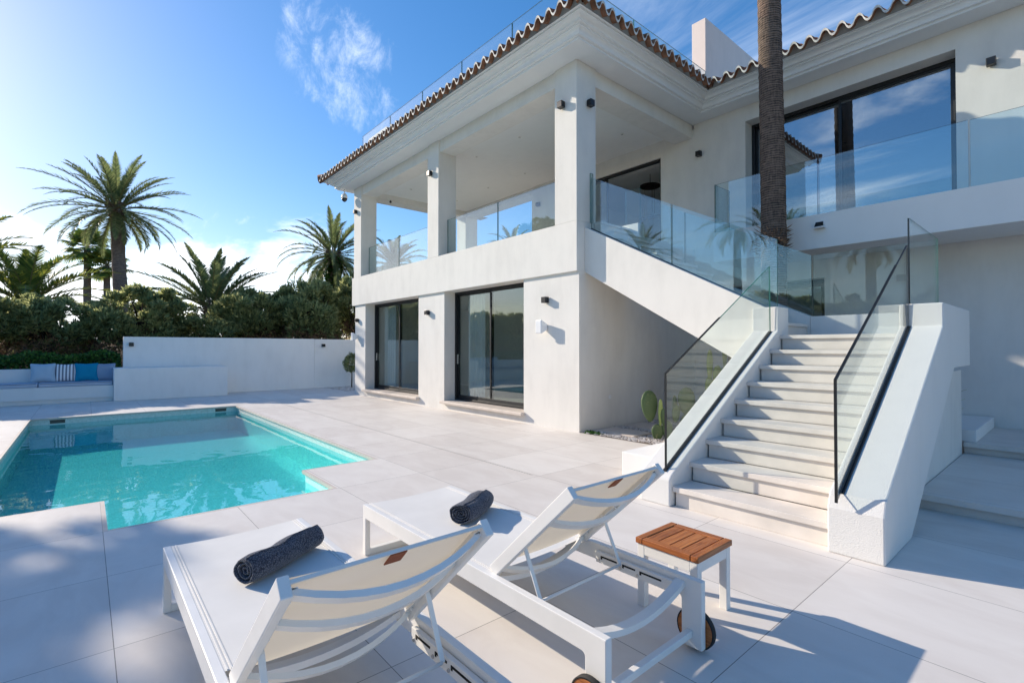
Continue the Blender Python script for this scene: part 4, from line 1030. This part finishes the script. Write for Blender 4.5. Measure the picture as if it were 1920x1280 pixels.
# near trunk in front of the terrace
e = empty('fan_palm_trunk', (-3.80, 9.62, 0)); rnd = random.Random(4); pts = []; rad = []
n = 220
for i in range(n+1):
    z = 13.0*i/n; pts.append((.03*math.sin(z*.5), 0, z)); rad.append((.225-.0035*z)*(1+.018*((i*7)%3-1)+.012*rnd.uniform(-1,1)))
MB().tube(pts, rad, 26, cap=True).build('trunk', 'trunk_near', e)
mb = MB()
for i in range(260):
    a = rnd.uniform(0,2*PI); z = 3.55+rnd.gauss(0,.14); d = Vector((math.cos(a),math.sin(a),rnd.uniform(-.6,.8))); tri_spray(mb, Vector((math.cos(a)*.2,math.sin(a)*.2,z)), d, rnd.uniform(.08,.2), .02, rnd)
mb.build('fibre_tuft', 'juniper_dead', e)
cr = MB(); top = Vector((0,0,13.0))
for i in range(34):
    f = (i+.5)/34; az = i*2.39996; el = R(75)-R(140)*f; d = Vector((math.cos(az)*math.cos(el),math.sin(az)*math.cos(el),math.sin(el))); c = top+d*1.1
    cr.tube([top,top+d*.6,c], [.03,.022,.015], 3, 1, cap=False); side = Vector((-math.sin(az),math.cos(az),0)); up = side.cross(d).normalized()
    for k in range(30):
        a = -2+4*k/29; dd = d*math.cos(a)+side*math.sin(a); q = c+dd*1.1+Vector((0,0,-.45)); w = dd.cross(up).normalized()*.03; m = c+dd*.6
        o = len(cr.v); cr.v += [tuple(c), tuple(m+w), tuple(q), tuple(m-w)]; cr.f.append((o,o+1,o+2,o+3)); cr.m.append(0); cr.sm.append(False)
cr.build('crown', ['fan','rachis'], e)
tag(e, 'tall bare palm trunk standing right behind the stair, in front of the terrace', 'palm tree')
e['label'] = 'tall palm with a bare dark trunk between the stair and the terrace'; e.name = 'tall_fan_palm'

# cacti
def pad(mb, c, w, h, th, az, tilt, mi=0):
    n, m = 14, 8; c = Vector(c); Mx = Matrix.Rotation(az,3,'Z') @ Matrix.Rotation(tilt,3,'X'); vs = []
    for i in range(m+1):
        ph = PI*i/m
        for k in range(n):
            a = 2*PI*k/n; x = w/2*math.sin(ph)*math.cos(a); y = th/2*math.sin(ph)*math.sin(a); z = h/2*(1-math.cos(ph))
            x *= .62+.5*(z/h)**.8*1.0 if z < h*.75 else 1.02
            vs.append(tuple(c+Mx @ Vector((x,y,z))))
    mb.add(vs, [(i*n+k,i*n+(k+1)%n,(i+1)*n+(k+1)%n,(i+1)*n+k) for i in range(m) for k in range(n)], mi, True)
    return c+Mx @ Vector((0,0,h*.93))
def prickly(loc, specs, label, name='prickly_pear', rz=0):
    e = empty(name, loc, rz); rnd = random.Random(int(loc[1]*100)); sp = MB()
    for (dx,dy,dz,w,h,az,tilt,mi) in specs:
        mb = MB(); pad(mb, (dx,dy,dz), w, h, w*.22+.02, az, tilt, 0); mb.build('cactus_pad', 'cactusy' if mi else 'cactus', e)
        for q in range(26):
            p = Vector((dx,dy,dz+h*rnd.random()))+Vector((rnd.uniform(-w/2,w/2)*.8*math.cos(az),rnd.uniform(-w/2,w/2)*.8*math.sin(az),0)); sp.tube([p,p+rdir(rnd)*.035],[.0015,.0005],3)
    sp.build('spines','spine',e); tag(e, label, 'cactus', 'prickly pears beside the stair'); return e
F = R(49)  # facing the camera-ish
prickly((-4.93,7.60,0), [(0,0,-.02,.24,.30,F,.05,0),(-.115,-.05,.30,.34,.56,F+.2,-.10,0),(.04,.02,.20,.09,.52,F,.06,1),(.10,.05,.22,.12,.34,F-.5,.15,0),(.13,.1,.0,.2,.34,F,.0,0),(.20,.24,.30,.20,.32,F+.4,.1,0)], 'broad dark prickly pear with yellow-green young pads beside the glass')
prickly((-4.72,8.2,0), [(0,0,-.02,.26,.45,F,0,0),(.0,0,.38,.34,.52,F,-.03,0),(-.17,-.1,.30,.10,.45,F,-.05,0),(.2,.1,.36,.09,.4,F,.1,1)], 'tall oval prickly pear seen through the stair glass')
prickly((-4.86,9.3,0), [(0,0,0,.22,.6,F,0,0),(.0,0,.55,.20,.50,F,-.02,1),(.09,.1,.85,.20,.42,F,.15,1),(0,0,.92,.14,.66,F,.03,1)], 'pale young prickly pear pad rising above the stair wall')
prickly((-4.90,10.0,0), [(0,0,0,.22,.7,F,0,0),(.0,0,.62,.18,.6,F,-.02,1),(0,0,1.15,.12,.68,F,.03,1)], 'thin pale cactus pad peeking highest beside the stair edge')
# gravel
rnd = random.Random(9); mb = MB()
def pebble(x, y, r):
    v = []; 
    for (a,b,c) in ((1,0,0),(-1,0,0),(0,1,0),(0,-1,0),(0,0,1)): v.append((x+a*r*rnd.uniform(.7,1.2), y+b*r*rnd.uniform(.7,1.2), .01+c*r*rnd.uniform(.5,.9)))
    mb.add(v, [(0,2,4),(2,1,4),(1,3,4),(3,0,4)])
slabs = [(-6.2,-5.3,7.42,7.98), (-6.2,-5.3,8.35,9.0), (-6.1,-5.2,9.4,10.0)]
cnt = 0
while cnt < 7500:
    x = rnd.uniform(-6.28,-3.15); y = rnd.uniform(7.13,10.8)
    if x > -4.3 and y > 8.6: continue
    if any(a-.02 < x < b+.02 and c-.02 < y < d+.02 for a,b,c,d in slabs): continue
    pebble(x, y, rnd.uniform(.012,.026)); cnt += 1
tag(mb.build('gravel', 'pebble'), 'white pebbles around the cactus bed', 'gravel', kind='stuff')
for k, (a,b,c,d) in enumerate(slabs):
    o = MB().box(a,b,c,d,0,.035).build('stepping_slab','stone',bevel=.004)
    tag(o, ['square stepping slab nearest the paving in the gravel bed','middle square stepping slab in the gravel bed','farthest square stepping slab in the shade of the stair'][k], 'paving slab', 'stepping slabs in the gravel')
mb = MB()
for i in range(900): pebble(rnd.uniform(-20.2,-17.8), rnd.uniform(7.3,9.6), rnd.uniform(.02,.035))
tag(mb.build('pebble_patch','pebble'), 'patch of white pebbles under the small olive tree', 'gravel', kind='stuff')
mb = MB()
for i in range(120): tri_spray(mb, Vector((-6.2+rnd.uniform(0,.3),7.14+rnd.uniform(0,.15),.01)), rdir(rnd)+Vector((0,0,.4)), .05, .03, rnd)
tag(mb.build('ground_cover_plant','hedge'), 'tiny green plant at the foot of the villa corner', 'plant')
# standard olive
e = empty('standard_olive', (-19.5, 8.2, 0)); MB().tube([(0,0,0),(.02,0,.5),(-.01,0,.9)],[.03,.022,.018],8).build('trunk','bark',e)
mb = MB()
for i in range(1600):
    d = rdir(rnd); p = Vector((0,0,1.0))+Vector((d.x*.30,d.y*.30,d.z*.36))*(rnd.uniform(.4,1)**.5)*(1+.35*noise.noise(d*2.2)); tri_spray(mb, p, d+rdir(rnd)*.8, .07, .035, rnd)
mb.build('crown','juniper',e); tag(e, 'small ball-headed olive tree at the villa corner by the garden wall', 'tree')

# garden behind the viewer: seen in the glass and the water, and shading the paving
JB = 'juniper trees behind the viewpoint'
for i, (x, y, s) in enumerate([(-21,-10,1.1),(-17.5,-10.6,1.2),(-14,-10.2,1.05),(-10.5,-10.8,1.2),(-7,-10.3,1.1),(-3.5,-10.8,1.2),(0,-10.2,1.15),(3.5,-10.7,1.2),(7,-9.5,1.2)]):
    juniper(i, (x,y,-.1), i*1.7, (1.35,1.2,s), 'tall juniper in the boundary row behind the viewpoint', JB)
tag(MB().box(-19,7.5,-7.9,-7.6,0,.95).build('boundary_wall','plaster_smooth',bevel=.01), 'low white boundary wall behind the viewpoint', 'wall')
for i, (x, y, zz, fl_, nm) in enumerate([(-24,-20,9.5,3.0,'date palm behind the viewpoint, farthest from the villa'),(-17,-22,11,3.2,'taller date palm behind the viewpoint'),(-9,-21,8.5,2.8,'shorter date palm behind the viewpoint')]):
    date_palm('date_palm', (x,y,0), (x,y,zz), .3, 40, fl_, 60+i, nm, group='date palms behind the viewpoint', emin=-40, ll=.5, lw=.05, nl=32, droop=1.4)
# broad shade tree upstream of the sun
SUN_AZ = Vector((.923,.385)); TAN = .445
def shade_tree(ground, dist, rx, ry, rz_, n, lobes_n, seed, label, gaps=()):
    z = dist*TAN; x = ground[0]-SUN_AZ.x*dist; y = ground[1]-SUN_AZ.y*dist
    e = empty('shade_tree', (x,y,0)); rnd = random.Random(seed); mb = MB(); lobes = []
    for i in range(lobes_n):
        d = rdir(rnd); r_ = rnd.random()**.4; lobes.append((Vector((d.x*rx*r_,d.y*ry*r_,z+d.z*rz_*r_)), rnd.uniform(.3,.5)))
    for i in range(n):
        c, lr = lobes[rnd.randrange(lobes_n)]; d = rdir(rnd); p = c+d*lr*rnd.random()**.4
        gx = x+p.x+SUN_AZ.x*p.z/TAN; gy = y+p.y+SUN_AZ.y*p.z/TAN       # where this leaf's shade would land: leave the crown open there
        if any(((gx-a)**2*.25+(gy-b)**2) < r_*r_ for a, b, r_ in gaps): continue
        tri_spray(mb, p, d+rdir(rnd), rnd.uniform(.14,.22), .13, rnd)
    mb.build('crown','hedge',e); t = MB(); t.tube([(0,0,0),(.1,.1,z*.5),(0,0,z)],[.22,.16,.08],10)
    for c, lr in lobes[::3]: t.tube([(0,0,z*.7),Vector((0,0,z*.8)).lerp(c,.6),c],[.06,.035,.01],5)
    t.build('trunk','bark',e); tag(e, label, 'tree'); return e
shade_tree((-4.35,-.85), 22, 1.05, 1.5, .5, 6500, 26, 41, 'broad garden tree outside the left edge shading the paving', ((-5.08,-.30,.17),(-5.48,-.12,.13),(-5.30,.19,.13),(-4.85,.03,.13),(-3.4,.17,.20),(-3.55,-.15,.15),(-3.95,.60,.17)))
shade_tree((-11.4,-3.3), 8.0, .9, .9, .6, 2500, 16, 42, 'smaller garden tree outside the left edge near the pool')

# ------------------------------------------------------------------ world, sun, camera
EL = math.atan(TAN)
wd = bpy.data.worlds.new('World'); sc.world = wd; wd.use_nodes = True; nt = wd.node_tree; nt.nodes.clear()
out = N(nt,'ShaderNodeOutputWorld'); bg = N(nt,'ShaderNodeBackground')
sky = N(nt,'ShaderNodeTexSky'); sky.sky_type = 'NISHITA'; sky.sun_disc = False; sky.sun_elevation = EL
sx, sy = -SUN_AZ.x, -SUN_AZ.y      # horizontal direction towards the sun
sky.sun_rotation = math.atan2(sx, sy); sky.altitude = 50; sky.air_density = 1.0; sky.dust_density = .35; sky.ozone_density = 1.6
tc = N(nt,'ShaderNodeTexCoord'); sp = N(nt,'ShaderNodeSeparateXYZ'); L(nt, tc.outputs['Generated'], sp.inputs[0])
den = mathn(nt,'ADD', mathn(nt,'MAXIMUM', sp.outputs['Z'], 0.0), .16)
u = mathn(nt,'DIVIDE', sp.outputs['X'], den); v = mathn(nt,'DIVIDE', sp.outputs['Y'], den)
cb = N(nt,'ShaderNodeCombineXYZ'); L(nt,u,cb.inputs[0]); L(nt,v,cb.inputs[1])
mp = N(nt,'ShaderNodeMapping'); mp.inputs['Rotation'].default_value = (0,0,R(35)); mp.inputs['Scale'].default_value = (.55,1.5,1); L(nt, cb.outputs[0], mp.inputs[0])
n1 = N(nt,'ShaderNodeTexNoise', i_Scale=1.3, i_Detail=10, i_Roughness=.62, i_Distortion=.7); L(nt, mp.outputs[0], n1.inputs['Vector'])
# masks: low cloud band towards the horizon + one high wisp + thin veil
def blob(direction, width, power=1.0):
    d = Vector(direction).normalized(); dp = N(nt,'ShaderNodeVectorMath', operation='DOT_PRODUCT'); nrm = N(nt,'ShaderNodeVectorMath', operation='NORMALIZE')
    L(nt, tc.outputs['Generated'], nrm.inputs[0]); L(nt, nrm.outputs[0], dp.inputs[0]); dp.inputs[1].default_value = d
    c0 = math.cos(width); mr = N(nt,'ShaderNodeMapRange', interpolation_type='SMOOTHSTEP'); L(nt, dp.outputs['Value'], mr.inputs[0]); mr.inputs[1].default_value = c0; mr.inputs[2].default_value = math.cos(width*.25); return mr.outputs[0]
yaw = R(90-math.degrees(math.atan(800/930))); F0 = Vector((-math.sin(yaw),math.cos(yaw),0)); R0 = Vector((math.cos(yaw),math.sin(yaw),0))
def dirpx(x, y): return (F0*930+R0*(x-960)+Vector((0,0,652.5-y))).normalized()
band = N(nt,'ShaderNodeMapRange', interpolation_type='SMOOTHSTEP'); L(nt, sp.outputs['Z'], band.inputs[0]); band.inputs[1].default_value = .30; band.inputs[2].default_value = .06
lb = mathn(nt,'MULTIPLY', band.outputs[0], blob(dirpx(60,520), R(46)))
w1 = mathn(nt,'MAXIMUM', blob(dirpx(600,70), R(6)), mathn(nt,'MAXIMUM', blob(dirpx(640,120), R(7)), blob(dirpx(685,190), R(5))))
w2 = blob(dirpx(1500,60), R(30)); w3 = blob(Vector((-.5,-.75,.55)), R(45))
w4 = blob(dirpx(350,350), R(9))
nrm2 = N(nt,'ShaderNodeMapping'); nrm2.inputs['Scale'].default_value = (15,15,8); nrm2.inputs['Rotation'].default_value = (.3,.4,.2); L(nt, tc.outputs['Generated'], nrm2.inputs[0])
n2 = N(nt,'ShaderNodeTexNoise', i_Scale=1.4, i_Detail=12, i_Roughness=.70, i_Distortion=.35); L(nt, nrm2.outputs[0], n2.inputs['Vector'])
def cloudamt(nz, mask, lo, hi, gain):
    # threshold falls where the mask is strong
    t = mathn(nt,'ADD', nz, mathn(nt,'MULTIPLY', mathn(nt,'SUBTRACT', mask, 1.0), .35)); m = N(nt,'ShaderNodeMapRange', interpolation_type='SMOOTHSTEP'); L(nt, t, m.inputs[0]); m.inputs[1].default_value = lo; m.inputs[2].default_value = hi
    return mathn(nt,'MULTIPLY', m.outputs[0], gain)
c1 = cloudamt(n1.outputs['Fac'], lb, .29, .55, .95); c2 = cloudamt(n2.outputs['Fac'], w1, .38, .90, .60)
c3 = cloudamt(n1.outputs['Fac'], w2, .42, .75, .35); c4 = cloudamt(n1.outputs['Fac'], w3, .45, .7, .8); c5 = cloudamt(n1.outputs['Fac'], w4, .45, .62, .5)
ca = mathn(nt,'MAXIMUM', mathn(nt,'MAXIMUM', c1, c2), mathn(nt,'MAXIMUM', mathn(nt,'MAXIMUM', c3, c5), c4))
hs = N(nt,'ShaderNodeHueSaturation'); hs.inputs['Saturation'].default_value = 1.37; hs.inputs['Value'].default_value = 1.26; L(nt, sky.outputs[0], hs.inputs['Color'])
# gentle shoulder so the sky near the sun keeps its blue
sc3 = N(nt,'ShaderNodeSeparateColor'); L(nt, mixc(nt, 1.0, hs.outputs[0], (1.02,.95,.985,1), 'MULTIPLY'), sc3.inputs[0]); cc3 = N(nt,'ShaderNodeCombineColor')
mx3 = mathn(nt,'MAXIMUM', mathn(nt,'MAXIMUM', sc3.outputs[0], sc3.outputs[1]), sc3.outputs[2]); dv = mathn(nt,'ADD', 1.0, mathn(nt,'MULTIPLY', mx3, .050))
for k_ in range(3): L(nt, mathn(nt,'DIVIDE', sc3.outputs[k_], dv), cc3.inputs[k_])
col = mixc(nt, ca, cc3.outputs[0], (8.6,8.9,9.3,1)); L(nt, col, bg.inputs['Color']); bg.inputs['Strength'].default_value = .125
L(nt, bg.outputs[0], out.inputs['Surface'])
sl = bpy.data.lights.new('Sun','SUN'); sl.energy = 3.85; sl.angle = R(.53); sl.color = (1,.875,.715); so = bpy.data.objects.new('Sun', sl); COL.objects.link(so)
dvec = Vector((SUN_AZ.x, SUN_AZ.y, -TAN)); so.rotation_euler = dvec.to_track_quat('-Z','Y').to_euler()
cam = bpy.data.cameras.new('Camera'); cam.sensor_width = 36; cam.lens = 930/1920*36; cam.clip_end = 2000; cam.clip_start = .05
co = bpy.data.objects.new('Camera', cam); COL.objects.link(co); co.location = (0,0,1.6); co.rotation_euler = (R(90.77), 0, yaw); sc.camera = co
sc.view_settings.view_transform = 'Standard'; sc.view_settings.look = 'None'; sc.view_settings.exposure = .71; sc.view_settings.gamma = 1
sc.cycles.max_bounces = 10; sc.cycles.transparent_max_bounces = 24; sc.cycles.caustics_reflective = False; sc.cycles.caustics_refractive = False
sc.cycles.use_denoising = True; sc.cycles.denoising_prefilter = 'ACCURATE'; sc.cycles.denoising_input_passes = 'RGB_ALBEDO_NORMAL'
